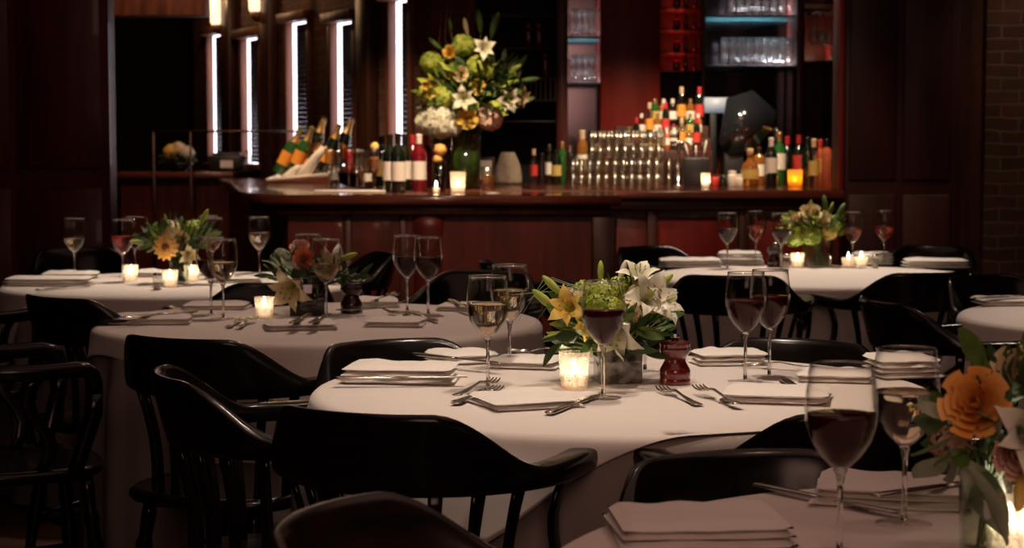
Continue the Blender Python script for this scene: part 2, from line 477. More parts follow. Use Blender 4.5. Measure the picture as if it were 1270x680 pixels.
for i, (t0, t1, zt) in enumerate(edges):
    w = thing('window_%d' % (i + 1), None, None); w['kind'] = 'structure'
    f = MB()
    ya, yb_ = yb(.05, -.12)
    for (a, c) in ((t0 - .05, t0 + .015), (t1 - .015, t1 + .05)):
        f.box(a, c, *yb(.03, -.05), 1.10, zt + .05, M4=WM, bev=.004)
    f.box(t0 - .07, t1 + .07, *yb(.08, -.05), zt, zt + .07, M4=WM, bev=.006)
    f.box(t0 - .05, t1 + .05, *yb(.06, -.05), 1.08, 1.13, M4=WM, bev=.006)
    f.build('window_frame', 'wood_brown', w)
    MB().box(t0, t1, *yb(-.03, -.04), 1.1, zt, M4=WM).build('glass_pane', 'pane', w)
    s = MB()
    tg = t1 - min(.178, (t1 - t0) * .55)
    n = 30
    for k in range(n):
        z = 1.14 + (zt - 1.16) * (k + .5) / n
        s.box(t0 + .01, tg, *yb(.0, -.012), z - (zt - 1.16) / n * .484, z + (zt - 1.16) / n * .484, M4=WM)
    s.build('blind', 'blind', w)
# timber posts proud of the wall between the windows
for i in range(4):
    a = edges[i][1] + .10; c = edges[i + 1][0] - .09
    if c - a > .08:
        m = (a + c) / 2
        if i == 1:
            continue
        MB().box(m - min(.11, (c - a) / 2), m + min(.11, (c - a) / 2), *yb(.09, 0), 0, 3.05, M4=WM, bev=.01).build('trim_%d' % (i + 5), 'wood_dark', kind='structure')
# wall lamps on the window wall, above the lintels
M['lampshade'] = mat('lit_paper_shade', (.9, .7, .4), .7, emit=(1, .72, .42), es=1.8)
def sconce():
    o = thing('wall_lamp', '', 'lamp')
    MB().box(-.075, .075, 0, .02, -.16, .2, bev=.006).build('back_plate', 'wood_brown', o)
    MB().lathe([(.055, -.12), (.065, -.1), (.07, .28), (.062, .3)], 16, M4=Matrix.Translation((0, .08, 0))).build('shade', 'lampshade', o)
    MB().lathe([(.012, -.2), (.05, -.17), (.055, -.12)], 12, M4=Matrix.Translation((0, .08, 0))).build('cup', 'wood_brown', o)
    return o
for (u, zt, lb) in ((285, 2.46, 'lit warm wall lamp over the window furthest from the bar bottles'), (334, 2.5, 'lit warm wall lamp over the second furthest window'), (390, 2.66, 'lit warm wall lamp over the window behind the tilted champagne')):
    p = WM @ Vector((wall_t(u), .01 * side, zt - .04))
    place('sconce', sconce, p, ang if side > 0 else ang + math.pi, lb)
    light('wall_lamp_bulb', 'POINT', WM @ Vector((wall_t(u), .3 * side, zt + .1)), 5, (1, .58, .28), .05)

# ------------------------------------------------------------------ bar
ZB = 1.03
bt = MB()
top = [(.52, 8.6), (-1.18, 8.75), (-1.42, 9.4), (-1.86, 12.0), (-2.2, 13.6), (-1.75, 13.7), (-1.1, 11.6), (-.75, 9.6), (.52, 9.45)]
def prism(mb, pts, z0, z1, mi=0, bev=0.):
    n = len(pts)
    if bev:
        cx = sum(p[0] for p in pts) / n; cy = sum(p[1] for p in pts) / n
        def ins(d):
            out = []
            for i in range(n):
                p0 = Vector(pts[i - 1]); p = Vector(pts[i]); p1 = Vector(pts[(i + 1) % n])
                e0 = (p - p0).normalized(); e1 = (p1 - p).normalized()
                m = Vector((-e0.y - e1.y, e0.x + e1.x))
                if m.length < 1e-6: m = Vector((-e0.y, e0.x))
                m.normalize()
                out.append(p + m * d * sgn)
            return out
        area = sum(pts[i][0] * pts[(i + 1) % n][1] - pts[(i + 1) % n][0] * pts[i][1] for i in range(n))
        sgn = 1 if area > 0 else -1
        rings = [(z0, ins(bev)), (z0 + bev * .4, ins(bev * .3)), (z0 + bev, ins(0)), (z1 - bev, ins(0)), (z1 - bev * .4, ins(bev * .3)), (z1, ins(bev))]
        v = []; f = []
        for z, r in rings: v += [(q[0], q[1], z) for q in r]
        for k in range(len(rings) - 1):
            for j in range(n):
                q = (k * n + j, k * n + (j + 1) % n, (k + 1) * n + (j + 1) % n, (k + 1) * n + j)
                f.append(q if sgn > 0 else q[::-1])
        mb.add(v, f, mi, True)
        o = len(mb.v) - len(v)
        bot = [o + j for j in range(n)]; tp = [o + 5 * n + j for j in range(n)]
        if sgn > 0: bot = bot[::-1]
        else: tp = tp[::-1]
        mb.f += [bot, tp]; mb.mi += [mi, mi]; mb.sm += [False, False]
        return mb
    v = [(p[0], p[1], z0) for p in pts] + [(p[0], p[1], z1) for p in pts]
    f = [(j, (j + 1) % n, n + (j + 1) % n, n + j) for j in range(n)] + [list(range(n - 1, -1, -1)), list(range(n, 2 * n))]
    return mb.add(v, f, mi, False)
bar = thing('bar_counter', 'long dark wood bar counter carrying flowers, wine and champagne, turning towards the windows', 'bar counter', (0, 0, 0))
prism(MB(), top, ZB - .05, ZB, bev=.015).build('counter_top', 'counter', bar)
def inset(pts, d):
    n = len(pts); out = []
    area = sum(pts[i][0] * pts[(i + 1) % n][1] - pts[(i + 1) % n][0] * pts[i][1] for i in range(n)); sg = 1 if area > 0 else -1
    for i in range(n):
        p0 = Vector(pts[i - 1]); p = Vector(pts[i]); p1 = Vector(pts[(i + 1) % n])
        e0 = (p - p0).normalized(); e1 = (p1 - p).normalized()
        m = Vector((-e0.y - e1.y, e0.x + e1.x)).normalized()
        out.append(tuple(p + m * d * sg))
    return out
prism(MB(), inset(top, .14), .12, ZB - .05).build('body', 'mahogany', bar)
prism(MB(), inset(top, .10), 0, .14, bev=.01).build('plinth', 'wood_dark', bar)
prism(MB(), inset(top, .07), ZB - .10, ZB - .05, bev=.012).build('moulding', 'wood_dark', bar)
# raised panels and the rounded glossy column on the bar front
def front_y(x): return 8.75 + (x + 1.18) * (8.6 - 8.75) / 1.70 + .14
for (x0, x1) in ((-1.00, -.82), (-.78, -.56), (-.30, -.02), (.02, .34)):
    p = MB()
    p.box(x0, x1, front_y(x0) - .02, front_y(x0) + .03, .2, ZB - .14, bev=.01)
    p.build('panel', 'mahogany_red' if x0 < -.4 else 'mahogany', bar)
for x in (-.80, -.53, -.0):
    MB().box(x - .022, x + .022, front_y(x) - .035, front_y(x) + .02, .14, ZB - .10, bev=.01).build('stile', 'wood_dark', bar)
MB().lathe([(.115, .0), (.115, .13), (.1, .15), (.095, .2), (.095, ZB - .2), (.10, ZB - .16), (.10, ZB - .10)], 32, M4=Matrix.Translation((-.40, front_y(-.40) + .03, 0))).build('column', 'mahogany', bar)
MB().box(.38, .50, 8.66, 8.80, .13, ZB - .1, bev=.012).build('end_post', 'wood_dark', bar)

bar2 = thing('service_counter', 'red panelled service counter under the stacked tumblers and liquor', 'bar counter', (0, 0, 0))
X0, X1, YF = -.45, 1.79, 9.75
MB().box(X0, X1, YF, 11.4, ZB - .05, ZB, bev=.012).build('counter_top', 'counter', bar2)
MB().box(X0 + .02, X1 - .01, YF + .12, 11.3, .12, ZB - .05).build('body', 'mahogany', bar2)
MB().box(X1 + .001, 2.2, 10.26, 11.4, ZB - .05, ZB, bev=.01).build('counter_return', 'counter', bar2)
MB().box(X1 + .001, 2.2, 10.3, 11.3, 0, ZB - .051).build('return_body', 'mahogany', bar2)
MB().box(X0 + .02, X1 - .01, YF + .09, YF + .3, 0, .14, bev=.01).build('plinth', 'wood_dark', bar2)
MB().box(X0 + .01, X1, YF + .04, YF + .16, ZB - .11, ZB - .05, bev=.012).build('moulding', 'wood_dark', bar2)
for (x0, x1, mm) in ((.56, .74, 'mahogany'), (.78, 1.20, 'mahogany_red'), (1.31, 1.74, 'mahogany_red')):
    MB().box(x0, x1, YF + .095, YF + .13, .2, ZB - .15, bev=.012).build('panel', mm, bar2)
for x in (.76, 1.255):
    MB().box(x - .03, x + .03, YF + .07, YF + .13, .13, ZB - .10, bev=.01).build('stile', 'wood_dark', bar2)

# far counter behind the passage, with the register
far = thing('passage_counter', 'dark side counter in the passage by the far windows', 'counter', (0, 0, 0))
MB().box(-3.15, -2.2, 14.3, 14.9, 1.02, 1.07, bev=.01).build('counter_top', 'counter', far)
MB().box(-3.1, -2.25, 14.4, 14.88, 0, 1.02).build('body', 'mahogany', far)
# thin rail crossing in front of the far windows
rail = MB()
rail.tube([aty(188, 163, 14.0), aty(385, 163, 14.0)], .009, 8)
rail.tube([aty(236, 163, 14.0), (aty(236, 163, 14).x, 14.0, 0)], .009, 8)
rail.tube([aty(190, 163, 14.0), (aty(190, 163, 14).x, 14.0, 0)], .009, 8)
rail.build('metal_rail', 'bronze', label='thin metal rail crossing before the furthest windows', cat='rail')

# ------------------------------------------------------------------ back bar: panels, shelves, cabinets (Y about 12)
YB = 12.0
bw = MB().box(-.62, 2.7, YB + .45, YB + .55, 0, 3.05)
struct('wall_bar', bw, 'mahogany')
def colx(u, Y=YB): return (u - 635) / F * Y
def zat(v, Y=YB): return CAMZ + (185 - v) / F * Y * 1.0
cab = thing('back_bar_cabinet', 'tall mahogany back bar cabinet with shelf niches behind the bottles', 'cabinet')
posts = [(536, 545, 'wood_dark'), (690, 704, 'mahogany'), (744, 818, 'mahogany_red'), (869, 874, 'wood_dark'), (986, 996, 'mahogany'), (1034, 1042, 'mahogany_red')]
for (u0, u1, mm) in posts:
    MB().box(colx(u0), colx(u1), YB, YB + .45, 0, 3.04, bev=.006).build('upright', mm, cab)
MB().box(colx(536), colx(1042), YB + .02, YB + .44, 0, .98).build('base', 'wood_dark', cab)
MB().box(colx(536), colx(1042), YB - .05, YB + .44, .98, 1.02, bev=.01).build('ledge', 'counter', cab)
M['mirror'] = mat('smoky_mirror', (.16, .13, .15), .12, metal=1)
MB().box(colx(874), colx(986), YB + .42, YB + .448, 1.02, 3.0).build('mirror_panel', 'mirror', cab)
MB().box(colx(704), colx(744), YB + .42, YB + .448, 1.02, 3.0).build('mirror_panel', 'mirror', cab)
MB().box(colx(818), colx(869), YB + .42, YB + .448, 1.02, 3.0).build('back_panel', 'mahogany_dark', cab)
MB().box(colx(545), colx(690), YB + .42, YB + .448, 1.02, 3.0).build('back_panel', 'black_void', cab)
def shelf(u0, u1, v, mm='glass_shelf', th=.012):
    z = zat(v)
    MB().box(colx(u0) + .002, colx(u1) - .002, YB + .03, YB + .41, z - th, z, bev=.002).build('shelf', mm, cab)
    return z
ZS = {}
ZS['r1'] = shelf(874, 986, 82); ZS['r2'] = shelf(874, 986, 20)
ZS['l1'] = shelf(704, 744, 103); ZS['l2'] = shelf(704, 744, 46)
ZS['n1'] = shelf(818, 869, 88, 'wood_dark'); ZS['n2'] = shelf(818, 869, 64, 'wood_dark'); ZS['n3'] = shelf(818, 869, 36, 'wood_dark'); ZS['n4'] = shelf(818, 869, 10, 'wood_dark')
ZS['h1'] = shelf(996, 1034, 76, 'wood_dark')
ZS['h2'] = shelf(996, 1034, 4, 'wood_dark')
for v in (20, 60, 97, 124, 150):
    ZS['w%d' % v] = shelf(545, 690, v, 'wood_dark', .01)
g = MB()
for k in range(9):
    u = 640 + k * 6
    g.box(colx(u), colx(u) + .006, YB + .02, YB + .03, zat(124), zat(97))
g.build('rack_bars', 'wood_brown', cab)
# small lamps let into the shelves, shining upwards
def uplight(u, key, e, col=(.95, .95, 1), sx=.1, dy=.3):
    o = light('shelf_light', 'AREA', (colx(u), YB + dy, ZS[key] + .002), e, col, sx)
    o.rotation_euler = (math.pi, 0, 0)
for u in (905, 945, 972):
    uplight(u, 'r1', 3.6); uplight(u, 'r2', 3.6)
uplight(724, 'l1', 3.6); uplight(724, 'l2', 3.6)
for k in ('n1', 'n2', 'n3', 'n4'):
    uplight(845, k, .5, (1, .06, .03), .12)
uplight(1015, 'h1', .6, (1, .8, .55), .08)
# ------------------------------------------------------------------ tables and cloths
def make_table():
    o = thing('round_table', '', 'table')
    MB().lathe([(.0005, .712), (.62, .712), (.632, .718), (.632, .736), (.625, .742), (.0005, .742)], 48).build('table_top', 'wood_dark', o)
    MB().lathe([(.05, .03), (.05, .60), (.09, .70), (.16, .712)], 20).build('pedestal', 'black', o)
    MB().lathe([(.26, .0), (.26, .02), (.2, .04), (.06, .06)], 32).build('foot', 'black', o)
    return o
def cloth_mesh(r, R_of, ztop, off=0., amp=.02, nf=9, seed=0, nth=144, lifts=(), nr=26):
    rnd = random.Random(seed)
    ph = [rnd.uniform(0, 6.28) for _ in range(4)]
    b = .022
    mb = MB()
    v = [(0, 0, ztop)]
    for k in range(1, nr + 1):
        for j in range(nth):
            th = 2 * math.pi * j / nth
            R = R_of(th)
            for (la, lw) in lifts:
                d = abs((th - la + math.pi) % (2 * math.pi) - math.pi)
                w = 1 - sst(lw * .7, lw, d)
                R = R * (1 - w) + min(R, r + .02) * w
            if k <= 8:
                rho = (r - b) * k / 8 * (1 if R > r - b else R / r)
                rho = min(rho, R * k / nr * 3.25)
            else:
                t = (k - 8) / (nr - 8)
                rs = min(r - b, R * .98)
                rho = rs + (R - rs) * (t ** 1.15)
            if rho <= r - b:
                rad = rho; dz = 0.; dep = 0.
            elif rho <= r - b + b * math.pi / 2:
                a = (rho - (r - b)) / b
                rad = r - b + b * math.sin(a); dz = b * (1 - math.cos(a)); dep = 0
            else:
                dep = rho - (r - b + b * math.pi / 2)
                rad = r; dz = b + dep
            fo = (math.sin(nf * th + ph[0]) * .6 + math.sin((nf * 2 - 1) * th + ph[1]) * .3 + math.sin(3 * th + ph[2]) * .4)
            s_ = min(1, dep / .16)
            rad += off + amp * (.25 * s_ + s_ * (fo + .7)) + dep * .03
            z = ztop + off - dz
            if dep == 0:
                z += .0012 * noise.noise(Vector((rad * math.cos(th) * 5, rad * math.sin(th) * 5, seed)))
            v.append((rad * math.cos(th), rad * math.sin(th), max(z, .012)))
    f = [(0, 1 + j, 1 + (j + 1) % nth) for j in range(nth)]
    for k in range(nr - 1):
        o = 1 + k * nth
        for j in range(nth):
            f.append((o + j, o + nth + j, o + nth + (j + 1) % nth, o + (j + 1) % nth))
    return mb.add(v, f)
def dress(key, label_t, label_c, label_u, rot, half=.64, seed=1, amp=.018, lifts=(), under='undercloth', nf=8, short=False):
    x, y = TABLES[key]
    place('table', make_table, (x, y, 0), 0, label_t)
    def sq(th):
        a = (th - rot) % (math.pi / 2) - math.pi / 4
        h_ = half - .02 if (th - rot) % (2 * math.pi) < math.pi / 2 or not short else half + .06
        return min(h_ / math.cos(a), h_ * 1.34)
    def un(th): return .65 + .715
    lf = [(math.radians(a), math.radians(w)) for a, w in lifts]
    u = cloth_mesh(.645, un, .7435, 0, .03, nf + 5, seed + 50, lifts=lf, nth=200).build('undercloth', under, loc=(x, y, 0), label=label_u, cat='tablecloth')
    c = cloth_mesh(.650, sq, .7465, .0015, amp, nf, seed, lifts=lf).build('tablecloth', 'cloth', loc=(x, y, 0), label=label_c, cat='tablecloth')
    s = c.modifiers.new('thick', 'SOLIDIFY'); s.thickness = .0015; s.offset = 1
R_ = math.radians
# rot is the direction of one corner of the square cloth
dress('main', 'round table with the red pepper mill, hidden under its cloth', 'white square cloth over the round table with the red pepper mill', 'shaded underskirt below the white cloth of the table with the red pepper mill', R_(-115), .635, 3, .036, lifts=((118, 28), (62, 28)), short=True, nf=6)
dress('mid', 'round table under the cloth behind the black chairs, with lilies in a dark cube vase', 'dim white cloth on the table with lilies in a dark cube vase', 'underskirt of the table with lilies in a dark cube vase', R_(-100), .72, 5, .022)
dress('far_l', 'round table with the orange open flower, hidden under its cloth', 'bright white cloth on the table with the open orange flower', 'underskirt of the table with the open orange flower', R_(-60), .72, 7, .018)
dress('far_r', 'round table near the red bar panels, hidden under its cloth', 'long white cloth on the table before the red bar panels', 'underskirt of the table before the red bar panels', R_(-90), .9, 9, .02, under='cloth')
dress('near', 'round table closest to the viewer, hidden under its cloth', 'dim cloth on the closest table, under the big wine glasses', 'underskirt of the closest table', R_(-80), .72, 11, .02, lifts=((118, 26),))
dress('edge', 'round table cut by the picture edge beside the brick wall, hidden under its cloth', 'white cloth with rounded hanging folds cut by the picture edge', 'underskirt of the table cut by the picture edge', R_(170), .70, 13, .03, under='cloth')

# ------------------------------------------------------------------ captain's chairs
def make_chair(mat_='black'):
    o = thing('captain_chair', '', 'chair')
    # seat
    s = MB(); rings = []
    for (z, k) in ((.425, .90), (.432, .97), (.442, 1.0), (.452, .99), (.460, .95), (.455, .8), (.448, .4)):
        q = []
        for j in range(40):
            a = 2 * math.pi * j / 40
            ca, sa = math.cos(a), math.sin(a)
            e = .62
            q.append((.245 * k * math.copysign(abs(ca) ** e, ca), -.01 + .235 * k * math.copysign(abs(sa) ** e, sa), z))
        rings.append(q)
    s.sections(rings).build('seat', mat_, o)
    # bent rail: arm - crest - arm, turning down at both arm ends
    RX, RY = .268, .25
    path = []
    def hs(th):
        k = 1 - sst(R_(27), R_(73), abs(th))
        return k
    n = 44
    for i in range(n + 1):
        th = -R_(90) + math.pi * i / n       # 0 = back centre
        x = RX * math.sin(th); y = -RY * math.cos(th)
        path.append((x, y, hs(th), th))
    secs = []
    def arm_front(sgn):
        out = []
        for (x, y, z, tz, ty) in ((.268, .03, .710, 0, 1), (.268, .08, .712, 0, 1), (.266, .120, .714, 0, 1), (.264, .145, .709, -.5, .85), (.262, .161, .697, -.8, .55), (.260, .167, .679, -1, .2), (.259, .167, .65, -1, 0)):
            out.append((sgn * x, y, z, tz, ty))
        return out
    def loop(c, lat, up, w, hu, hd, lean=0.):
        q = []
        for j in range(14):
            a = 2 * math.pi * j / 14
            ca, sa = math.cos(a), math.sin(a)
            e = .55
            X = w * math.copysign(abs(ca) ** e, ca)
            Z = math.copysign(abs(sa) ** e, sa)
            Z = Z * (hu if Z > 0 else hd)
            q.append(tuple(Vector(c) + Vector(lat) * (X + lean * Z) + Vector(up) * Z))
        return q
    # consistent orientation along the path: start at left arm tip
    L = arm_front(-1)[::-1]
    for (x, y, z, tz, ty) in L:
        t = Vector((0, -ty, -tz)).normalized()     # travelling backwards
        lat = Vector((-1, 0, 0)); up = lat.cross(t) * -1
        if up.z < 0 and ty > .3: up = -up
        up = Vector((0, -t.z, t.y)) if False else Vector((0, 1, 0)) * (-tz) + Vector((0, 0, 1)) * ty
        up.normalize()
        secs.append(loop((x, y, z), lat, up, .031, .0175, .022))
    for (x, y, k, th) in path[1:-1]:
        out = Vector((math.sin(th), -math.cos(th) * RY / RX, 0)).normalized()
        w = .030 * (1 - k) + .0125 * k
        zc = .710 + .004 * k
        hu = .0175 + (.828 - .714 - .0175) * k
        hd = .022 + .006 * k
        q = loop((x, y, zc), out, (0, 0, 1), w, hu, hd, .26 * k)
        secs.append(q)
    for (x, y, z, tz, ty) in arm_front(1):
        lat = Vector((1, 0, 0)); up = (Vector((0, 1, 0)) * (-tz) + Vector((0, 0, 1)) * ty).normalized()
        secs.append(loop((x, y, z), lat, up, .031, .0175, .022))
    MB().sections(secs).build('back_rail', mat_, o)
    # bent arm posts, flowing on from the rail down to the seat
    for sgn in (-1, 1):
        p = MB(); ss = []
        for (x, y, z, w, d) in ((.259, .167, .655, .031, .0195), (.258, .163, .60, .028, .021), (.25, .146, .54, .023, .021), (.238, .128, .48, .021, .020), (.225, .118, .44, .020, .019)):
            ss.append(loop((sgn * x, y, z), (1, 0, 0), (0, 1, 0), w, d, d))
        p.sections(ss).build('arm_post', mat_, o)
    # flat bowed back slats
    for a in (-64, -46, -29, -12, 12, 29, 46, 64):
        th = R_(a); p = MB(); ss = []
        out = Vector((math.sin(th), -math.cos(th), 0)); lat = Vector((math.cos(th), math.sin(th), 0))
        for i in range(7):
            t = i / 6
            z = .45 + (.695 - .45) * t
            rr = .86 + (.985 - .86) * t - .05 * math.sin(math.pi * t)
            c = Vector((RX * rr * math.sin(th * (.94 + .06 * t)), -RY * rr * math.cos(th), z))
            ss.append(loop(c, lat, out, .0135 - .003 * math.sin(math.pi * t), .006, .006))
        p.sections(ss).build('slat', mat_, o)
    for sgn in (-1, 1):
        p = MB(); ss = []
        for i in range(8):
            t = i / 7
            z = .45 + (.70 - .45) * t
            y = .035 + .03 * math.sin(t * 2 * math.pi)
            ss.append(loop((sgn * (.215 + .05 * t), y, z), (0, 1, 0), (1, 0, 0), .017, .007, .007))
        p.sections(ss).build('side_slat', mat_, o)
    # turned legs
    for (x, y, dx, dy) in ((-.18, .155, -.045, .045), (.18, .155, .045, .045), (-.155, -.165, -.05, -.06), (.155, -.165, .05, -.06)):
        pts = []; rad = []
        for (t, r) in ((0, .017), (.08, .019), (.2, .016), (.25, .022), (.3, .017), (.5, .024), (.62, .02), (.66, .024), (.7, .019), (.88, .015), (.92, .018), (1, .014)):
            pts.append((x + dx * t, y + dy * t, .43 * (1 - t))); rad.append(r)
        MB().tube(pts, rad, 12).build('leg', mat_, o)
    def at(x, y, dx, dy, t): return Vector((x + dx * t, y + dy * t, .43 * (1 - t)))
    fl = at(-.18, .155, -.045, .045, .58); fr = at(.18, .155, .045, .045, .58); bl = at(-.155, -.165, -.05, -.06, .64); br = at(.155, -.165, .05, -.06, .64)
    for (p, q) in ((fl, fr), (bl, br), (fl, bl), (fr, br)):
        m = (p + q) / 2
        MB().tube([p, p.lerp(q, .25), m, p.lerp(q, .75), q], [.008, .011, .014, .011, .008], 10).build('stretcher', mat_, o)
    return o
def chair(x, y, a, label, key='black', group=None):
    return place('chair_' + key, lambda: make_chair(key), (x, y, 0), -R_(a), label, group)
# a = heading, degrees clockwise from the viewing direction
CH = [
    (-.145, 3.15, 24, 'black', 'glossy black captain chair, back to us, before the table with the red pepper mill'),
    (.50, 3.17, -24, 'black', 'black captain chair with a domed back behind the big red wine glass'),
    (.405, 2.45, 160, 'black', 'black captain chair with a rounded shiny corner tucked behind the closest table'),
    (-.17, 4.07, 148, 'black', 'low black chair back between the two middle tables, lit by a soft grey reflection'),
    (.58, 4.07, 205, 'black', 'black chair back showing beyond the two red wine glasses of the middle table'),
    (-.41, 3.50, 74, 'black', 'black captain chair seen from its side at the end of the middle table, rim glinting'),
    (-.645, 4.30, 26, 'black', 'black armchair with wide flat crest and bent arm before the lily table'),
    (.015, 2.01, 112, 'black_brown', 'dark brown chair back at the bottom edge with a golden glint on its corner'),
    (-1.28, 4.60, 66, 'black', 'shadowy captain chair with S curved slats at the picture edge, drawn to the lily table'),
    (-1.16, 5.40, 40, 'black', 'black chair with a gold lit top rim before the table with the open orange flower'),
    (-1.85, 5.95, 30, 'black', 'black chair cut by the picture edge before the table with the open orange flower'),
    (-.86, 6.02, -28, 'black', 'black chair back between the lily table and the table with the open orange flower'),
    (-.17, 6.08, 200, 'black', 'black chair behind the lily table under the pair of red wine glasses'),
    (.16, 5.05, -80, 'black', 'black chair tucked in at the end of the lily table beyond the white wine glasses'),
    (.78, 6.35, 10, 'black', 'black chair with pale slat gaps facing the table before the red bar panels'),
    (1.37, 6.48, -18, 'black', 'black armchair whose bent arm reaches over the hanging white cloth'),
    (1.28, 5.15, 78, 'black', 'black chair with a long sweeping rim beside the cloth cut by the picture edge'),
    (1.70, 5.88, 150, 'black', 'black chair with a bright silver rim behind the cloth cut by the picture edge'),
    (2.25, 6.12, 185, 'black', 'black chair glimpsed by the brick wall behind the cloth cut by the picture edge'),
    (.72, 7.72, 145, 'black', 'black chair rim showing behind the far table, before the red bar panels'),
    (1.72, 7.75, 215, 'black', 'black chair rim showing behind the far table, before the dark panelled wall'),
    (-.75, 7.35, 250, 'black', 'black chair in the dark before the bar column, close to the far flower table'),
    (-1.75, 7.55, 150, 'black', 'black chair behind the two small wine glasses of the far flower table'),
    (.16, 6.9, 80, 'black', 'dark chair with silver glints standing alone before the end of the bar'),
]
for (x, y, a, k, lb) in CH:
    o = chair(x, y, a, lb, k)
    o.scale = (.93, 1, 1)
    if any(w in lb for w in ('tucked', 'low black', 'beyond the two')): o.scale = (.95, .975, .965)
# ------------------------------------------------------------------ tableware
ZT = .7488
def glass_profile(k=1.0):
    return [(.0055, .106), (.012, .110), (.024, .122), (.0375, .142), (.0435, .163), (.0450, .180), (.0438, .200), (.0410, .222), (.0395, .236)]
def prof_r(z):
    p = glass_profile()
    for (r0, z0), (r1, z1) in zip(p, p[1:]):
        if z0 <= z <= z1:
            return r0 + (r1 - r0) * (z - z0) / (z1 - z0)
    return p[-1][0]
def make_wineglass(wine, lvl):
    def mk():
        o = thing('wine_glass', '', 'wine glass')
        P = glass_profile()
        outer = [(.0008, .1045)] + P + [(P[-1][0] - .0004, .2368), (P[-1][0] - .0011, .2364)]
        inner = [(r - .0013, z + .0008) for r, z in P[::-1]] + [(.0008, .1085)]
        bw_ = MB().lathe(outer + inner, 36, cap=False)
        rr_ = P[-1][0] - .0006
        bw_.lathe([(rr_ + .0011 * math.cos(a), .2366 + .0011 * math.sin(a)) for a in [math.pi * 2 * q_ / 8 for q_ in range(9)]], 36, 1, cap=False)
        bw_.build('bowl', ['glass', 'glass_rim'], o)
        MB().lathe([(.0005, .0045), (.0042, .006), (.0038, .02), (.0034, .055), (.0038, .085), (.0058, .100), (.009, .1065), (.0005, .1085)], 16).build('stem', 'glass_solid', o)
        MB().lathe([(.0360, .0005), (.0375, .0012), (.0372, .002), (.02, .0035), (.008, .0055), (.0005, .0065)], 36).build('foot', 'glass', o)
        if wine:
            q = [(.0005, .1096)]
            z = .1115
            while z < lvl:
                q.append((prof_r(z) - .0024, z)); z += .006
            q += [(prof_r(lvl) - .0024, lvl - .0008), (prof_r(lvl) - .0034, lvl), (.0005, lvl)]
            MB().lathe(q, 36, cap=False).build('wine', wine, o)
        return o
    return mk
GL = [  # foot pixel, wine, fill level, label
    (605, 482, 'wine_white', .180, 'tall white wine glass at the front of the middle table, behind the fork pair'),
    (632, 456, 'wine_white', .180, 'white wine glass just behind the tall one at the flowers of the middle table'),
    (748, 494, 'wine_red', .180, 'red wine glass standing before the lily bouquet on the middle table'),
    (800, 462, None, 0, 'empty wine glass half hidden behind the white lilies of the middle table'),
    (924, 474, 'wine_red', .178, 'red wine glass beside the napkins of the middle table, in front of its pair'),
    (954, 468, 'wine_red', .180, 'red wine glass of the middle table, rear one of the pair beyond the pepper mill'),
    (1041, 688, 'wine_red', .176, 'big blurred red wine glass on the closest table'),
    (1121, 651, 'wine_white', .180, 'big blurred white wine glass on the closest table beside the orange rose'),
    (277, 396, 'wine_white', .170, 'golden white wine glass on the lily table beside the speckled candle'),
    (262, 391, 'wine_red', .165, 'dark red wine glass right behind the golden one on the lily table'),
    (505, 387, 'wine_red', .172, 'red wine glass on the lily table, the further back of the pair'),
    (531, 391, 'wine_red', .176, 'red wine glass on the lily table with the glossy bar column behind it'),
    (405, 396, 'wine_white', .165, 'white wine glass before the dark cube vase of lilies'),
    (383, 384, None, 0, 'empty wine glass rim behind the lilies in the dark cube vase'),
    (93, 347, 'wine_white', .160, 'small white wine glass alone before the dark wood wall'),
    (153, 350, 'wine_rose', .174, 'rose wine glass beside the lit votive before the dark wood wall'),
    (168, 343, 'wine_red', .150, 'wine glass behind the rose wine before the dark wood wall'),
    (258, 341, 'wine_red', .150, 'wine glass rim beyond the green leaves of the orange flower table'),
    (264, 346, 'wine_rose', .17, 'wine glass between the orange flower and the champagne glass'),
    (322, 344, 'wine_white', .175, 'pale champagne coloured glass alone at the end of the orange flower table'),
    (902, 334, 'wine_red', .172, 'red wine glass over the rolled napkins before the red bar panel'),
    (937, 330, 'wine_rose', .172, 'rose wine glass in front of the upright between the red panels'),
    (969, 335, 'wine_red', .170, 'red wine glass touching the green bouquet on the far table'),
    (1057, 332, 'wine_rose', .170, 'rose wine glass near the bouquet, before the dark panelled wall'),
    (1096, 329, 'wine_rose', .168, 'rose wine glass standing last on the far table, before the dark panelled wall'),
]
for (u, v, w, l, lb) in GL:
    p = onz(u, v, ZT)
    place('wg_%s_%.3f' % (w, l), make_wineglass(w, l), p, 0, lb)

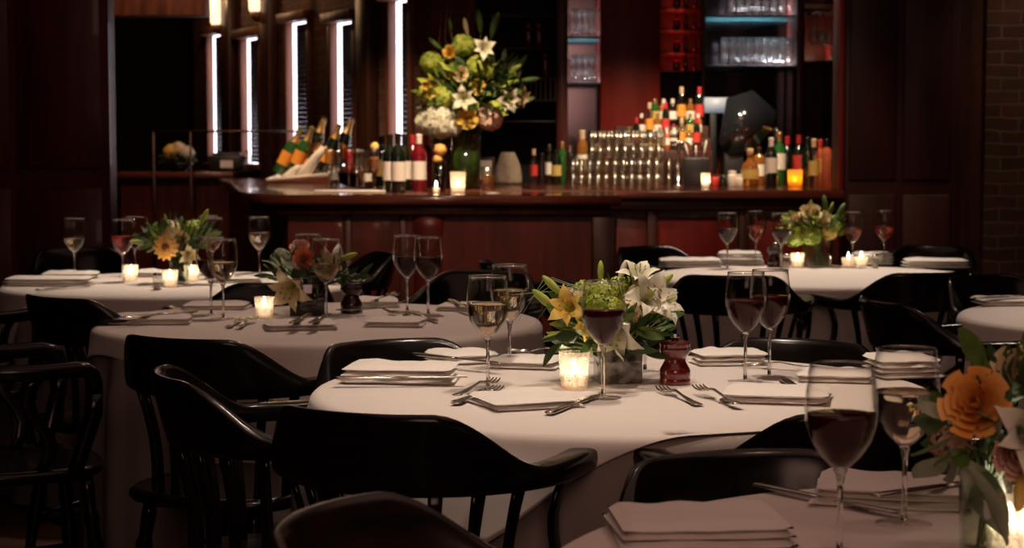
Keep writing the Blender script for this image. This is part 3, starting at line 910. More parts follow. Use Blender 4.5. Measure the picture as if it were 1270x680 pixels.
# napkins: folded layers of cloth
def make_napkin(w, d, layers=4, seed=0, puff=.0078):
    def mk():
        mb = MB(); rnd = random.Random(seed)
        z = 0.0
        for k in range(layers):
            th = puff * rnd.uniform(.8, 1.25)
            ww = w * (1 - .02 * k) ; dd = d * (1 - .015 * k)
            ox = rnd.uniform(-.003, .003); oy = rnd.uniform(-.003, .003); sk = rnd.uniform(-.012, .012)
            nu, nv = 16, 12
            def pt(i, j, top):
                x = (i / nu - .5); y = (j / nv - .5)
                ex = 1 - (abs(x) * 2) ** 5; ey = 1 - (abs(y) * 2) ** 5
                e = max(0, min(ex, ey)) ** .5
                wv = .006 * noise.noise(Vector((x * 4 + k * .7, y * 4, seed)))
                zz = z + th / 2 + (th / 2) * e * (1 if top else -1)
                if top: zz += wv * e + .002 * e * k / layers
                return (x * ww + ox + sk * y, y * dd + oy + wv, max(zz, .0003))
            T = [pt(i, j, True) for j in range(nv + 1) for i in range(nu + 1)]
            Bm = [pt(i, j, False) for j in range(nv + 1) for i in range(nu + 1)]
            n1 = (nu + 1) * (nv + 1)
            f = []
            for j in range(nv):
                for i in range(nu):
                    a = j * (nu + 1) + i
                    f.append((a, a + 1, a + nu + 2, a + nu + 1)); f.append((n1 + a, n1 + a + nu + 1, n1 + a + nu + 2, n1 + a + 1))
            bo = [i for i in range(nu + 1)] + [j * (nu + 1) + nu for j in range(1, nv + 1)] + [nv * (nu + 1) + i for i in range(nu - 1, -1, -1)] + [j * (nu + 1) for j in range(nv - 1, 0, -1)]
            for a, c in zip(bo, bo[1:] + bo[:1]):
                f.append((a, n1 + a, n1 + c, c))
            mb.add(T + Bm, f)
            z += th * .93
        o = mb.build('folded_napkin', 'napkin', label='', cat='napkin')
        return o
    return mk
def roll_napkin():
    mb = MB(); secs = []
    for i in range(9):
        t = i / 8; q = []
        for j in range(18):
            a = 2 * math.pi * j / 18
            r = .022 * (1 + .06 * math.sin(5 * a + t * 3))
            q.append((-.11 + .22 * t, r * math.cos(a), .021 + r * math.sin(a) * (.95)))
        secs.append(q)
    mb.sections(secs)
    for k in range(3):
        mb.tube([(-.111 + .222 * (k % 2), .015 * math.cos(a), .021 + .015 * math.sin(a)) for a in (k, k + .8, k + 1.6, k + 2.4)], .0015, 5)
    return mb.build('rolled_napkin', 'napkin', label='', cat='napkin')
def peaked_napkin():
    mb = MB()
    n = 28; sec = []
    for k in range(9):
        t = k / 8; q = []
        for j in range(n):
            a = 2 * math.pi * j / n
            r = (.055 * (1 - t) ** .8 + .004) * (1 + .28 * math.sin(5 * a + 1) * (.4 + .6 * (1 - t)))
            q.append((r * math.cos(a) + .02 * t * t, r * math.sin(a) * .8, .15 * t))
        sec.append(q)
    mb.sections(sec)
    return mb.build('standing_napkin', 'napkin', label='', cat='napkin')
NK = [ # centre px, size, rotation deg, label, kind
    (497, 473, .245, .15, -6, 4, 'thick folded napkin with a knife along its front, at the end of the middle table'),
    (650, 503, .185, .17, 22, 3, 'folded square napkin at the front of the middle table beside the fork pair'),
    (572, 450, .15, .12, 20, 3, 'folded napkin behind the tall white wine glass, knife sticking out of it'),
    (655, 455, .16, .14, -14, 3, 'napkin with a fork resting on it beside the yellow lily bouquet'),
    (905, 452, .17, .10, 8, 4, 'folded napkin behind the red wine glass pair of the middle table'),
    (962, 497, .21, .15, -12, 3, 'napkin under the fork pair close to the dark chair wedge, middle table'),
    (1118, 467, .15, .14, 10, 5, 'tall folded napkin seen through the blurred white wine glass'),
    (1035, 472, .16, .13, -10, 3, 'napkin seen through the blurred red wine glass'),
    (866, 667, .225, .17, 4, 4, 'thick layered napkin across the front of the closest table'),
    (1108, 622, .22, .15, -14, 4, 'layered napkin behind the blurred glasses on the closest table'),
    (188, 401, .23, .16, 4, 3, 'napkin with a knife at the near end of the lily table'),
    (372, 408, .2, .15, 12, 3, 'napkin beneath two knives before the dark cube vase'),
    (490, 404, .165, .14, -5, 3, 'square napkin near the pair of red wine glasses on the lily table'),
    (578, 385, .17, .12, -12, 3, 'napkin with fine cutlery behind the red wine pair on the lily table'),
    (270, 383, .2, .15, 0, 3, 'napkin behind the golden wine glass on the lily table'),
    (468, 381, .14, .12, 8, 3, 'napkin beside the dark pepper mill on the lily table'),
    (62, 354, .32, .15, 2, 4, 'long folded napkin nearest the picture edge on the orange flower table'),
    (88, 345, .22, .12, 2, 3, 'folded napkin under the lone white wine glass'),
    (290, 349, .2, .2, 10, 3, 'bright folded napkin under the champagne coloured glass'),
    (190, 343, .16, .12, -5, 3, 'napkin behind the votive of the orange flower table'),
    (856, 331, .27, .16, 3, 4, 'long flat napkin at the end of the far table near the bar chair'),
    (918, 328, .2, .14, -3, 6, 'thick stacked napkin below the red wine glass on the far table'),
    (1082, 328, .17, .13, 6, 5, 'puffed napkin below the two rose wine glasses'),
    (1160, 332, .27, .15, -3, 4, 'flat napkin at the far table end close to the brick wall'),
    (1250, 378, .22, .16, 6, 3, 'napkin on the round table cut by the picture edge'),
]
for i, (u, v, w, d, r, ly, lb) in enumerate(NK):
    p = onz(u, v, ZT)
    o = make_napkin(w, d, max(2, ly - 1), i, .0125)(); o.location = p; o.rotation_euler.z = R_(r); o['label'] = lb
p = onz(424, 372, ZT); pn = place('pn', peaked_napkin, (-.66, 6.70, ZT), 0, 'white peaked napkin standing behind the dark pepper mill')

# cutlery (laid along local x, business end at +x)
def flatware(kind):
    def bar(mb, st):
        secs = []
        for (x, w, z, h) in st:
            secs.append([(x, -w, z - h * .4), (x, -w * .6, z - h), (x, w * .6, z - h), (x, w, z - h * .4), (x, w * .7, z + h * .3), (x, -w * .7, z + h * .3)])
        mb.sections(secs)
    def mk():
        o = thing(kind, '', kind)
        h = MB()
        if kind == 'fork':
            bar(h, [(-.10, .006, .004, .0016), (-.095, .0095, .004, .002), (-.06, .0065, .005, .002), (-.01, .0032, .0085, .002), (.02, .0032, .012, .002), (.035, .005, .011, .0016)])
            h.build('handle', 'steel', o)
            t = MB()
            bar(t, [(.033, .005, .011, .0015), (.042, .0105, .0085, .0013), (.052, .0125, .006, .0012), (.056, .0125, .0055, .0012)])
            t.build('fork_head', 'steel', o)
            t = MB()
            for k in (-1.5, -.5, .5, 1.5):
                t.tube([(.055, k * .007, .0055), (.075, k * .0068, .004), (.092, k * .0066, .006), (.100, k * .0064, .009)], [.0021, .0019, .0016, .0009], 6)
            t.build('tines', 'steel', o)
        elif kind == 'knife':
            bar(h, [(-.115, .006, .005, .003), (-.11, .009, .005, .0038), (-.07, .0075, .005, .0042), (-.02, .006, .005, .0038), (.0, .0055, .005, .003)])
            h.build('handle', 'steel', o)
            t = MB()
            t.sections([[(x, -a, .003), (x, c, .003), (x, c, .0048), (x, -a, .0056)] for (x, a, c) in ((-.002, .005, .005), (.015, .006, .0085), (.06, .006, .010), (.095, .0055, .009), (.113, .003, .004), (.117, .0015, .0012))])
            t.build('blade', 'steel', o)
        else:
            bar(h, [(-.09, .005, .003, .0015), (-.085, .008, .003, .002), (-.03, .004, .006, .002), (.03, .003, .010, .002), (.04, .004, .009, .0015)])
            h.build('handle', 'steel', o)
            t = MB()
            t.patch(lambda a, c: (.038 + .055 * a, (c - .5) * .038 * math.sin(math.pi * min(.97, a * .93 + .06)) ** .6, .003 + .012 * ((a * 2 - 1) ** 2 * .5 + (c * 2 - 1) ** 2 * .4) + .001), 8, 6)
            ob = t.build('bowl', 'steel', o); s = ob.modifiers.new('thick', 'SOLIDIFY'); s.thickness = .001
        return o
    return mk
CU = [ # kind, handle px, tip px, lift, label
    ('fork', (548, 510), (632, 481), .002, 'fork of the front pair, lower handle end, beside the square napkin'),
    ('fork', (556, 502), (622, 477), .009, 'fork of the front pair crossing over the other, beside the square napkin'),
    ('knife', (674, 519), (748, 492), .002, 'knife in front of the red wine glass at the lily bouquet'),
    ('knife', (434, 481), (560, 480), .016, 'knife laid along the thick folded napkin'),
    ('fork', (876, 510), (812, 483), .002, 'fork facing the pepper mill, nearer to the pepper mill of its pair'),
    ('fork', (929, 515), (854, 485), .010, 'fork facing the pepper mill, further along of its pair'),
    ('fork', (720, 450), (664, 449), .020, 'fork laid on the napkin beside the yellow lily bouquet'),
    ('knife', (540, 456), (592, 462), .022, 'knife poking out behind the tall white wine glass'),
    ('knife', (1010, 500), (962, 468), .004, 'knife beside the rear red wine glass on the middle table'),
    ('fork', (1010, 462), (950, 458), .004, 'fork behind the red wine pair on the middle table'),
    ('knife', (985, 618), (1062, 634), .004, 'knife on the cloth behind the thick layered napkin of the closest table'),
    ('knife', (1140, 640), (1205, 630), .032, 'knife on the napkin next to the bouquet of the closest table'),
    ('fork', (272, 414), (312, 394), .003, 'fork leading the pair under the speckled candle on the lily table'),
    ('fork', (288, 414), (322, 396), .008, 'second fork of the pair under the speckled candle on the lily table'),
    ('knife', (408, 402), (382, 416), .026, 'knife handle crossing the napkin before the dark cube vase'),
    ('knife', (384, 403), (360, 415), .026, 'knife beside the forks before the dark cube vase'),
    ('knife', (236, 399), (156, 406), .024, 'knife on the napkin at the near end of the lily table'),
    ('fork', (475, 388), (522, 402), .004, 'fork between the square napkin and the red wine pair on the lily table'),
    ('knife', (505, 390), (548, 404), .004, 'knife next to the square napkin on the lily table'),
    ('fork', (440, 396), (482, 398), .022, 'fork on the square napkin of the lily table'),
    ('knife', (560, 384), (580, 392), .024, 'knife on the napkin behind the red wine pair'),
    ('spoon', (462, 384), (492, 377), .024, 'spoon glinting beside the dark pepper mill'),
    ('knife', (58, 361), (104, 357), .003, 'knife beside the long napkin nearest the picture edge'),
    ('knife', (300, 350), (346, 346), .026, 'knife on the bright napkin under the champagne coloured glass'),
    ('knife', (1228, 381), (1275, 379), .026, 'knife on the table cut by the picture edge'),
]
for (k, h, t, dz, lb) in CU:
    p0 = onz(h[0], h[1], ZT); p1 = onz(t[0], t[1], ZT)
    d = p1 - p0; m = (p0 + p1) / 2
    place('cut_' + k, flatware(k), (m.x, m.y, ZT + dz), math.atan2(d.y, d.x), lb, scale=1.2)

# pepper mills
def mill(mt):
    def mk():
        o = thing('pepper_mill', '', 'pepper mill')
        MB().lathe([(.0335, 0), (.034, .004), (.034, .012), (.0325, .016), (.0335, .019), (.0335, .030), (.031, .036), (.025, .046), (.0225, .052), (.0235, .056)], 14, smooth=True).build('body', mt, o)
        MB().lathe([(.024, .0565), (.027, .062), (.0325, .069), (.0335, .078), (.032, .084), (.0335, .087), (.0325, .091), (.025, .094)], 14).build('cap', mt, o)
        MB().lathe([(.008, .0938), (.006, .098), (.009, .1), (.0095, .104), (.006, .108), (.0005, .109)], 14).build('knob', 'chrome', o)
        return o
    return mk
place('mill_pepper_red', mill('pepper_red'), onz(837, 477, ZT), 0, 'glossy red brown pepper mill beside the lily bouquet')
place('mill_pepper_dark', mill('pepper_dark'), onz(436, 389, ZT), 0, 'dark brown pepper mill beside the peaked white napkin')
place('mill_pepper_dark', mill('pepper_dark'), onz(961, 332, ZT), 0, 'small dark pepper mill between wine glasses on the far table')
def shaker():
    o = thing('salt_shaker', '', 'salt shaker')
    MB().lathe([(.017, 0), (.018, .003), (.016, .03), (.014, .046)], 10, smooth=False).build('glass_jar', 'glass_frost', o)
    MB().lathe([(.0125, .001), (.0125, .028), (.0005, .029)], 10).build('salt', 'napkin', o)
    MB().lathe([(.0145, .046), (.015, .056), (.010, .062), (.0005, .063)], 12).build('cap', 'chrome', o)
    return o
place('shaker', shaker, onz(195, 360, ZT), 0, 'small glass salt shaker before the votives of the orange flower table')
place('shaker', shaker, onz(1085, 333, ZT), 0, 'small glass salt shaker on the far table before the dark panelled wall')
place('shaker', shaker, onz(975, 333, ZT), 0, 'small glass salt shaker touching the far pepper mill')

# votive candles
def votive(gm, r0=.026, r1=.033, h=.078):
    def mk():
        o = thing('votive_candle', '', 'candle')
        MB().lathe([(.0005, .0008), (r0, .0008), (r0 + .0012, .004), (r1, h - .001), (r1 - .0012, h), (r1 - .003, h - .001), (r0 - .002, .006), (.0005, .005)], 32, cap=False).build('glass_cup', gm, o)
        MB().lathe([(r0 - .006, .0065), (r0 - .0055, .032), (r0 - .008, .034), (.0005, .033)], 20, cap=True).build('wax', 'wax', o)
        MB().lathe([(.0008, .0335), (.004, .038), (.0052, .044), (.0035, .053), (.0006, .062)], 10).build('flame', 'flame', o)
        return o
    return mk
VO = [(712, 482, .078, 'votive', .42, 'bright speckled votive candle before the lily bouquet on the middle table'),
      (328, 394, .062, 'votive', .18, 'speckled votive candle glowing beside the golden wine glass'),
      (162, 349, .062, 'votive', .35, 'lit votive between the small wine glasses before the dark wood wall'),
      (211, 356, .062, 'votive', .25, 'votive candle under the open orange flower'),
      (238, 349, .062, 'votive', .25, 'votive candle behind the leaves of the orange flower'),
      (989, 332, .062, 'votive', .35, 'lit votive candle under the green bouquet on the far table'),
      (1052, 331, .04, 'votive', .12, 'low tea light between the two rose wine glasses'),
      (1068, 330, .04, 'votive', .12, 'low tea light closer to the last rose wine glass'),
      (1252, 684, .078, 'votive', .9, 'large bright votive candle in the corner of the closest table'),
      ]
for (u, v, h, m_, e, lb) in VO:
    p = onz(u, v, ZT)
    r1 = .033 if h > .07 else .030
    place('vot_%s_%.3f' % (m_, h), votive(m_, r1 - .006, r1, h), p, 0, lb)
    light('candle_light', 'POINT', (p.x, p.y, p.z + .048), e, (1, .87, .68), .008)

# ------------------------------------------------------------------ flowers
def petal_patch(mb, L, W, curve, mi=0, M4=None, nu=4, nv=7, cup=.25, tip=.7, ruffle=0.):
    """petal growing along +z from the origin, leaning out to +x by curve(t)->(x,z)"""
    def fn(a, t):
        x, z = curve(t)
        w = W * (math.sin(math.pi * min(1., t * .86 + .1)) ** tip) * (1 if t < .98 else .35)
        s = (a - .5) * 2
        rf = ruffle * math.sin(a * 9 + t * 5) * t
        return (x * L - cup * W * s * s + rf, s * w * .5, z * L + rf * .5)
    mb.patch(fn, nu, nv, mi, M4)
def rose_mesh(r, seed=0, openness=1.0):
    mb = MB(); rnd = random.Random(seed)
    for layer in range(5):
        k = layer / 4
        n = 3 + layer
        for i in range(n):
            a = 2 * math.pi * (i + .5 * (layer % 2)) / n + rnd.uniform(-.1, .1)
            rad = r * (.16 + .6 * k * openness); top = r * (1.15 - .35 * k)
            span = 2 * math.pi / n * .75
            def fn(u, t, rad=rad, top=top, span=span, a=a, k=k):
                th = a + (u - .5) * 2 * span * (.5 + .5 * math.sin(math.pi * min(1, t + .15)) )
                rr = rad * (.25 + .75 * math.sin(math.pi * .5 * min(1, t * 1.4))) + r * .36 * k * t ** 3
                z = -r * .35 + (top + r * .35) * t * (1 - .22 * k * t * t) - .12 * r * abs(u - .5) * t
                return (rr * math.cos(th), rr * math.sin(th), z)
            mb.patch(fn, 6, 6)
    return mb
def lily_mesh(L, openness=.8, seed=0):
    mb = MB(); rnd = random.Random(seed)
    for i in range(6):
        op = openness * (1 if i % 2 else .85)
        def cv(t, op=op):
            return (.04 + .55 * op * t ** 1.3 + .25 * op * t ** 4, .95 * t * (1 - .22 * op * t * t) - .25 * op * t ** 5)
        petal_patch(mb, L, L * (.46 if i % 2 else .34), cv, 0, RZ(i * math.pi / 3 + rnd.uniform(-.08, .08)), cup=.12, tip=.75, ruffle=.012 * L)
    for i in range(6):
        a = i * math.pi / 3 + .3
        p0 = Vector((0, 0, .1 * L)); p1 = Vector((.06 * L * math.cos(a), .06 * L * math.sin(a), .5 * L)); p2 = Vector((.16 * L * math.cos(a), .16 * L * math.sin(a), .72 * L))
        mb.tube([p0, p1, p2], .008 * L, 5, 1)
        mb.tube([p2 + Vector((-.04 * L, 0, 0)), p2, p2 + Vector((.04 * L, 0, .01 * L))], [.008 * L, .02 * L, .008 * L], 6, 2)
    mb.tube([(0, 0, .1 * L), (0, 0, .5 * L), (.02 * L, 0, .85 * L)], [.012 * L, .012 * L, .02 * L], 6, 1)
    return mb
def bud_mesh(L):
    return MB().lathe([(.0005, -.05 * L), (.07 * L, 0), (.12 * L, .25 * L), (.145 * L, .5 * L), (.12 * L, .78 * L), (.06 * L, .95 * L), (.0005, L)], 9)
def gerbera_mesh(r, seed=0):
    mb = MB(); rnd = random.Random(seed)
    for ring, (n, k, up) in enumerate(((13, 1., .22), (11, .8, .38), (9, .55, .55))):
        for i in range(n):
            a = 2 * math.pi * (i + ring * .4) / n + rnd.uniform(-.05, .05)
            def cv(t, up=up): return (.15 + .85 * t, up * t * (1.3 - t) + .02 * ring)
            petal_patch(mb, r * k, r * .5 * (1 - ring * .12), cv, 0, RZ(a), nu=4, nv=5, cup=.18, tip=.5)
    mb.lathe([(.3 * r, .0), (.28 * r, .16 * r), (.15 * r, .22 * r), (.0005, .2 * r)], 14, 1)
    return mb
def puff_mesh(r, n=90, seed=0, fl=.26, squash=1.0):
    """hydrangea or pompon head: a ball of small four-petal florets"""
    mb = MB(); rnd = random.Random(seed)
    for i in range(n):
        z = 1 - 1.75 * (i + .5) / n; a = i * 2.39996
        q = math.sqrt(max(0, 1 - z * z)); d = Vector((q * math.cos(a), q * math.sin(a), z * squash))
        Mx = orient(d * r * rnd.uniform(.82, 1.0), d + Vector([rnd.uniform(-.3, .3) for _ in range(3)]), rnd.uniform(0, 3))
        for k in range(4):
            R4 = Mx @ RZ(k * math.pi / 2)
            s = r * fl
            mb.add([(0, 0, 0), (s * .55, -s * .38, s * .08), (s, 0, s * .02), (s * .55, s * .38, s * .08)], [(0, 1, 2, 3)], 0, True, R4)
    mb.lathe([(.0005, -r * .75 * squash), (r * .4, -r * .4 * squash), (r * .62, 0), (r * .5, r * .38 * squash), (.0005, r * .62 * squash)], 12)
    return mb
def leaf_fn(L, W, bend):
    def fn(a, t):
        s = (a - .5) * 2
        w = W * .5 * math.sin(math.pi * (t * .93 + .035)) ** .8
        return (s * w, -bend * L * t * t + .12 * W * s * s, L * t)
    return fn
def foliage_mesh(c, rx, ry, rz_, n, L, W, seed=0, up=.35, origin=(0, 0, 0), mats=1):
    mb = MB(); rnd = random.Random(seed)
    for i in range(n):
        a = rnd.uniform(0, 2 * math.pi); zz = rnd.uniform(-.5, 1)
        q = math.sqrt(max(0, 1 - min(1, abs(zz)) ** 2)) * .8 + .2
        d = Vector((math.cos(a) * q, math.sin(a) * q, zz * .9 + up)).normalized()
        k = rnd.uniform(.35, .95)
        p = Vector(c) + Vector((d.x * rx * k, d.y * ry * k, (d.z - up * .5) * rz_ * k))
        dd = (d + Vector([rnd.uniform(-.45, .45) for _ in range(3)])).normalized()
        l = L * rnd.uniform(.6, 1.25)
        mb.patch(leaf_fn(l, W * rnd.uniform(.7, 1.2), rnd.uniform(-.2, .45)), 2, 5, i % mats, orient(p, dd, rnd.uniform(0, 6.28)))
        if i % 3 == 0:
            mb.tube([Vector(origin) + Vector((p.x * .2, p.y * .2, 0)), p * .6 + Vector(origin) * .4, p], .0018, 4, i % mats)
    return mb
def arrangement(name, label, base, vase, items, foliage, rz=0):
    """items: (kind, u, v, depth offset, size, direction, material); foliage: list of tuples"""
    bx = Vector(base)
    s = F / bx.y
    o = thing('flower_arrangement', label, 'flowers', bx, 0)
    vase(o)
    for (mb, mats) in foliage:
        mb.build('foliage', mats, o)
    u0 = 635 + bx.x * s
    cnt = 0
    for (kind, u, v, dy, size, d, mt) in items:
        cnt += 1
        Y = bx.y + dy
        w = aty(u, v, Y) - bx
        M4 = orient(w, d, cnt * .7)
        if kind == 'rose': mb = rose_mesh(size, cnt); mats = [mt]
        elif kind == 'lily': mb = lily_mesh(size, .8, cnt); mats = [mt, 'green_lime', 'stamen']
        elif kind == 'bud': mb = bud_mesh(size); mats = [mt]
        elif kind == 'open': mb = gerbera_mesh(size, cnt); mats = [mt, 'stamen']
        else: mb = puff_mesh(size, 70 if size < .05 else 110, cnt); mats = [mt]
        back = Vector(d).normalized() * -size * .3
        base_in = Vector((w.x * .15, w.y * .15, vase.top * .8))
        k0 = len(mb.v)
        mb2 = MB(); mb2.v = [tuple(M4 @ Vector(p)) for p in mb.v]; mb2.f = mb.f; mb2.mi = mb.mi; mb2.sm = mb.sm
        mats = list(mats) + ['stem_green']
        mid = (base_in + w) / 2 + back * 1.5
        mb2.tube([base_in, mid, w + back * .2], [.0022, .0022, .003], 6, len(mats) - 1)
        nm = {'rose': 'rose', 'lily': 'lily', 'bud': 'lily_bud', 'open': 'open_bloom', 'puff': 'round_bloom'}[kind]
        mb2.build(nm, mats, o)
    return o
class V:
    def __init__(s, fn, top): s.fn = fn; s.top = top
    def __call__(s, o): s.fn(o)
def square_vase(w, h, mt):
    def fn(o):
        MB().box(-w, w, -w, w, 0, h, bev=.004).build('cube_vase', mt, o, rz=.12)
    return V(fn, h)
def round_vase(r, h, mt='vase_clear', fill='stem_green', r1=None):
    r1 = r1 or r
    def fn(o):
        MB().lathe([(.0005, .0005), (r, .0005), (r + .001, .004), (r1, h), (r1 - .002, h), (r - .002, .006), (.0005, .005)], 28, cap=False).build('glass_vase', mt, o)
        b = MB(); rnd = random.Random(5)
        for i in range(16):
            a = rnd.uniform(0, 6.28); q = rnd.uniform(.1, .75) * r; a2 = a + rnd.uniform(1.5, 4)
            b.tube([(q * math.cos(a), q * math.sin(a), .008), (q * math.cos(a2) * .8, q * math.sin(a2) * .8, h * 1.02)], .0028 if r > .03 else .0018, 6)
        b.build('stems', fill, o)
    return V(fn, h)

# middle table bouquet: yellow lilies, white lilies, lime blooms in a square pebble vase
b0 = onz(766, 474, ZT)
arrangement('bouquet', 'low bouquet of yellow and white lilies in a square pebble glass vase', b0, square_vase(.046, .088, 'vase_grey'), [
    ('lily', 712, 384, -.05, .075, (-.45, -1, .25), 'petal_yellow'),
    ('lily', 735, 398, -.07, .06, (-.3, -1, -.1), 'petal_yellow'),
    ('lily', 797, 378, -.04, .10, (.25, -.8, .4), 'petal_white'),
    ('lily', 778, 400, -.08, .10, (-.5, -.8, -.45), 'petal_white'),
    ('lily', 806, 385, -.05, .085, (.8, -.6, .5), 'petal_white'),
    ('lily', 790, 360, .02, .08, (.1, -.5, 1), 'petal_white'),
    ('rose', 795, 372, -.02, .03, (.1, -.8, .5), 'petal_cream'),
    ('puff', 750, 368, -.03, .038, (0, -.4, 1), 'green_lime'),
    ('puff', 727, 366, .02, .034, (-.3, -.4, 1), 'green_lime'),
    ('puff', 770, 362, .03, .034, (0, -.3, 1), 'green_lime'),
    ('puff', 760, 385, -.06, .03, (0, -1, .4), 'green_lime'),
    ('puff', 742, 380, -.05, .03, (-.2, -1, .4), 'green_lime'),
    ('puff', 712, 372, .0, .028, (-.4, -.8, .6), 'petal_cream'),
    ('puff', 783, 385, -.04, .03, (.2, -1, .4), 'petal_cream'),
    ('bud', 690, 385, -.02, .07, (-.8, -.2, .7), 'green_lime'),
    ('bud', 697, 366, .0, .06, (-.7, -.1, .7), 'green_lime'),
    ('bud', 745, 352, .0, .05, (.0, 0, 1), 'green_lime'),
    ('bud', 768, 350, .03, .05, (.3, 0, 1), 'petal_white'),
    ('bud', 812, 362, .0, .055, (.8, -.1, .8), 'green_lime'),
], [(foliage_mesh((-.01, 0, .115), .125, .10, .085, 100, .06, .018, 3, origin=(0, 0, .06)), 'green'),
    (foliage_mesh((-.01, -.01, .12), .115, .10, .075, 80, .045, .018, 9, origin=(0, 0, .06)), 'green_lime'),
    (foliage_mesh((-.04, -.02, .10), .10, .08, .06, 40, .055, .026, 4, origin=(0, 0, .06), up=.0), 'green_dark'),
    (foliage_mesh((-.06, -.03, .09), .07, .05, .035, 14, .05, .03, 6, origin=(0, 0, .06), up=-.3), 'green_pale')])
# thin grass blades arching out of it
g = MB(); rnd = random.Random(8)
for k in range(7):
    a = math.pi * (1.0 + rnd.uniform(-.25, .15)); L = rnd.uniform(.14, .24)
    g.tube([(0, 0, .08), (math.cos(a) * L * .4, .03 * rnd.uniform(-1, 1), .20), (math.cos(a) * L * .8, .04 * rnd.uniform(-1, 1), .21 + rnd.uniform(-.02, .02)), (math.cos(a) * L * 1.1, .04 * rnd.uniform(-1, 1), .16 + rnd.uniform(-.04, .03))], [.0012, .001, .0008, .0004], 5)
ob = [x for x in bpy.data.objects if x.name == 'flower_arrangement'][0]
g.build('grass_blades', 'green_pale', ob)

# lily table: dark cube vase, cream lily in front, salmon rose
b0 = onz(381, 391, ZT)
arrangement('bouquet', 'cream lily and salmon rose bouquet in a dark cube vase', b0, square_vase(.052, .10, 'vase_dark'), [
    ('lily', 372, 348, -.06, .12, (-.45, -1, -.45), 'petal_cream'),
    ('rose', 377, 322, -.03, .030, (.05, -1, .35), 'petal_salmon'),
    ('rose', 372, 310, .02, .028, (0, -.7, .7), 'petal_pink'),
    ('lily', 398, 330, -.02, .08, (.6, -.8, .2), 'petal_cream'),
    ('bud', 420, 322, .0, .06, (.9, 0, .3), 'green_lime'),
    ('puff', 350, 322, .0, .035, (-.6, -.5, .5), 'green_pale'),
    ('puff', 412, 332, .0, .04, (.8, -.5, .2), 'green_dark'),
], [(foliage_mesh((0, 0, .12), .15, .1, .075, 90, .05, .022, 12, origin=(0, 0, .08), mats=2), ['green_dark', 'green_pale']),
    (foliage_mesh((.09, 0, .11), .09, .07, .05, 40, .045, .02, 13, origin=(0, 0, .08)), 'green_dark')])

# far left table: open orange bloom
b0 = onz(222, 352, ZT)
arrangement('bouquet', 'loose bouquet with a wide open orange bloom facing out, in a small clear vase', b0, round_vase(.036, .085), [
    ('open', 206, 307, -.12, .052, (-.1, -1, .05), 'petal_apricot'),
    ('puff', 212, 288, 0, .045, (0, -.5, 1), 'petal_cream'),
    ('puff', 196, 290, .02, .04, (-.4, -.4, .8), 'green_lime'),
    ('lily', 232, 312, -.06, .07, (.4, -1, -.3), 'petal_cream'),
    ('puff', 240, 285, .02, .04, (.3, -.4, 1), 'green_lime'),
    ('bud', 186, 303, 0, .07, (-1, -.1, .2), 'green_lime'),
    ('bud', 248, 280, 0, .07, (.5, 0, 1), 'green_lime'),
    ('rose', 224, 298, -.06, .03, (.2, -1, .3), 'petal_cream'),
], [(foliage_mesh((0, 0, .15), .15, .1, .09, 110, .06, .024, 22, origin=(0, 0, .07), mats=2), ['green', 'green_dark'])])

# far right table
b0 = onz(1013, 331, ZT)
arrangement('bouquet', 'pale yellow and green bouquet in a round clear vase on the far table', b0, round_vase(.062, .13), [
    ('rose', 1005, 268, -.04, .045, (-.1, -.8, .7), 'petal_cream'),
    ('rose', 990, 276, -.02, .038, (-.4, -.8, .5), 'petal_cream'),
    ('rose', 1020, 274, -.04, .038, (.3, -.9, .5), 'petal_cream'),
    ('puff', 1028, 286, -.03, .045, (.5, -.8, .3), 'petal_yellow'),
    ('puff', 985, 292, -.02, .05, (-.6, -.8, .2), 'green_lime'),
    ('puff', 1008, 292, -.06, .045, (0, -1, .2), 'green_lime'),
    ('bud', 1036, 275, 0, .09, (.5, 0, 1), 'green'),
    ('bud', 1024, 268, 0, .09, (-.1, 0, 1), 'green'),
], [(foliage_mesh((0, 0, .16), .13, .11, .09, 120, .06, .026, 32, origin=(0, 0, .1), mats=2), ['green', 'green_lime'])])

# closest table bouquet
b0 = onz(1221, 683, ZT)
arrangement('bouquet', 'large blurred bouquet with an orange rose and white orchid on the closest table', b0, round_vase(.030, .105, r1=.033), [
    ('rose', 1212, 503, -.05, .040, (-.45, -1, .35), 'petal_apricot'),
    ('lily', 1263, 540, -.05, .085, (.1, -1, .2), 'petal_white'),
    ('rose', 1262, 470, .02, .035, (0, -.8, .6), 'petal_cream'),
    ('rose', 1258, 560, -.06, .03, (.1, -1, -.1), 'petal_pink'),
    ('puff', 1182, 548, .02, .03, (-.8, -.5, .1), 'petal_pink'),
    ('bud', 1268, 590, -.07, .06, (-.3, -.8, -.6), 'petal_yellow'),
], [(foliage_mesh((.0, 0, .145), .075, .075, .06, 60, .058, .028, 42, origin=(0, 0, .09), mats=2, up=.1), ['green', 'green_pale']),
    (foliage_mesh((.02, 0, .20), .05, .06, .05, 26, .055, .028, 44, origin=(0, 0, .09), mats=2), ['green_dark', 'green']),
    (foliage_mesh((-.045, -.03, .12), .03, .03, .03, 5, .095, .04, 47, origin=(0, 0, .09), up=-.9), 'green_pale')])
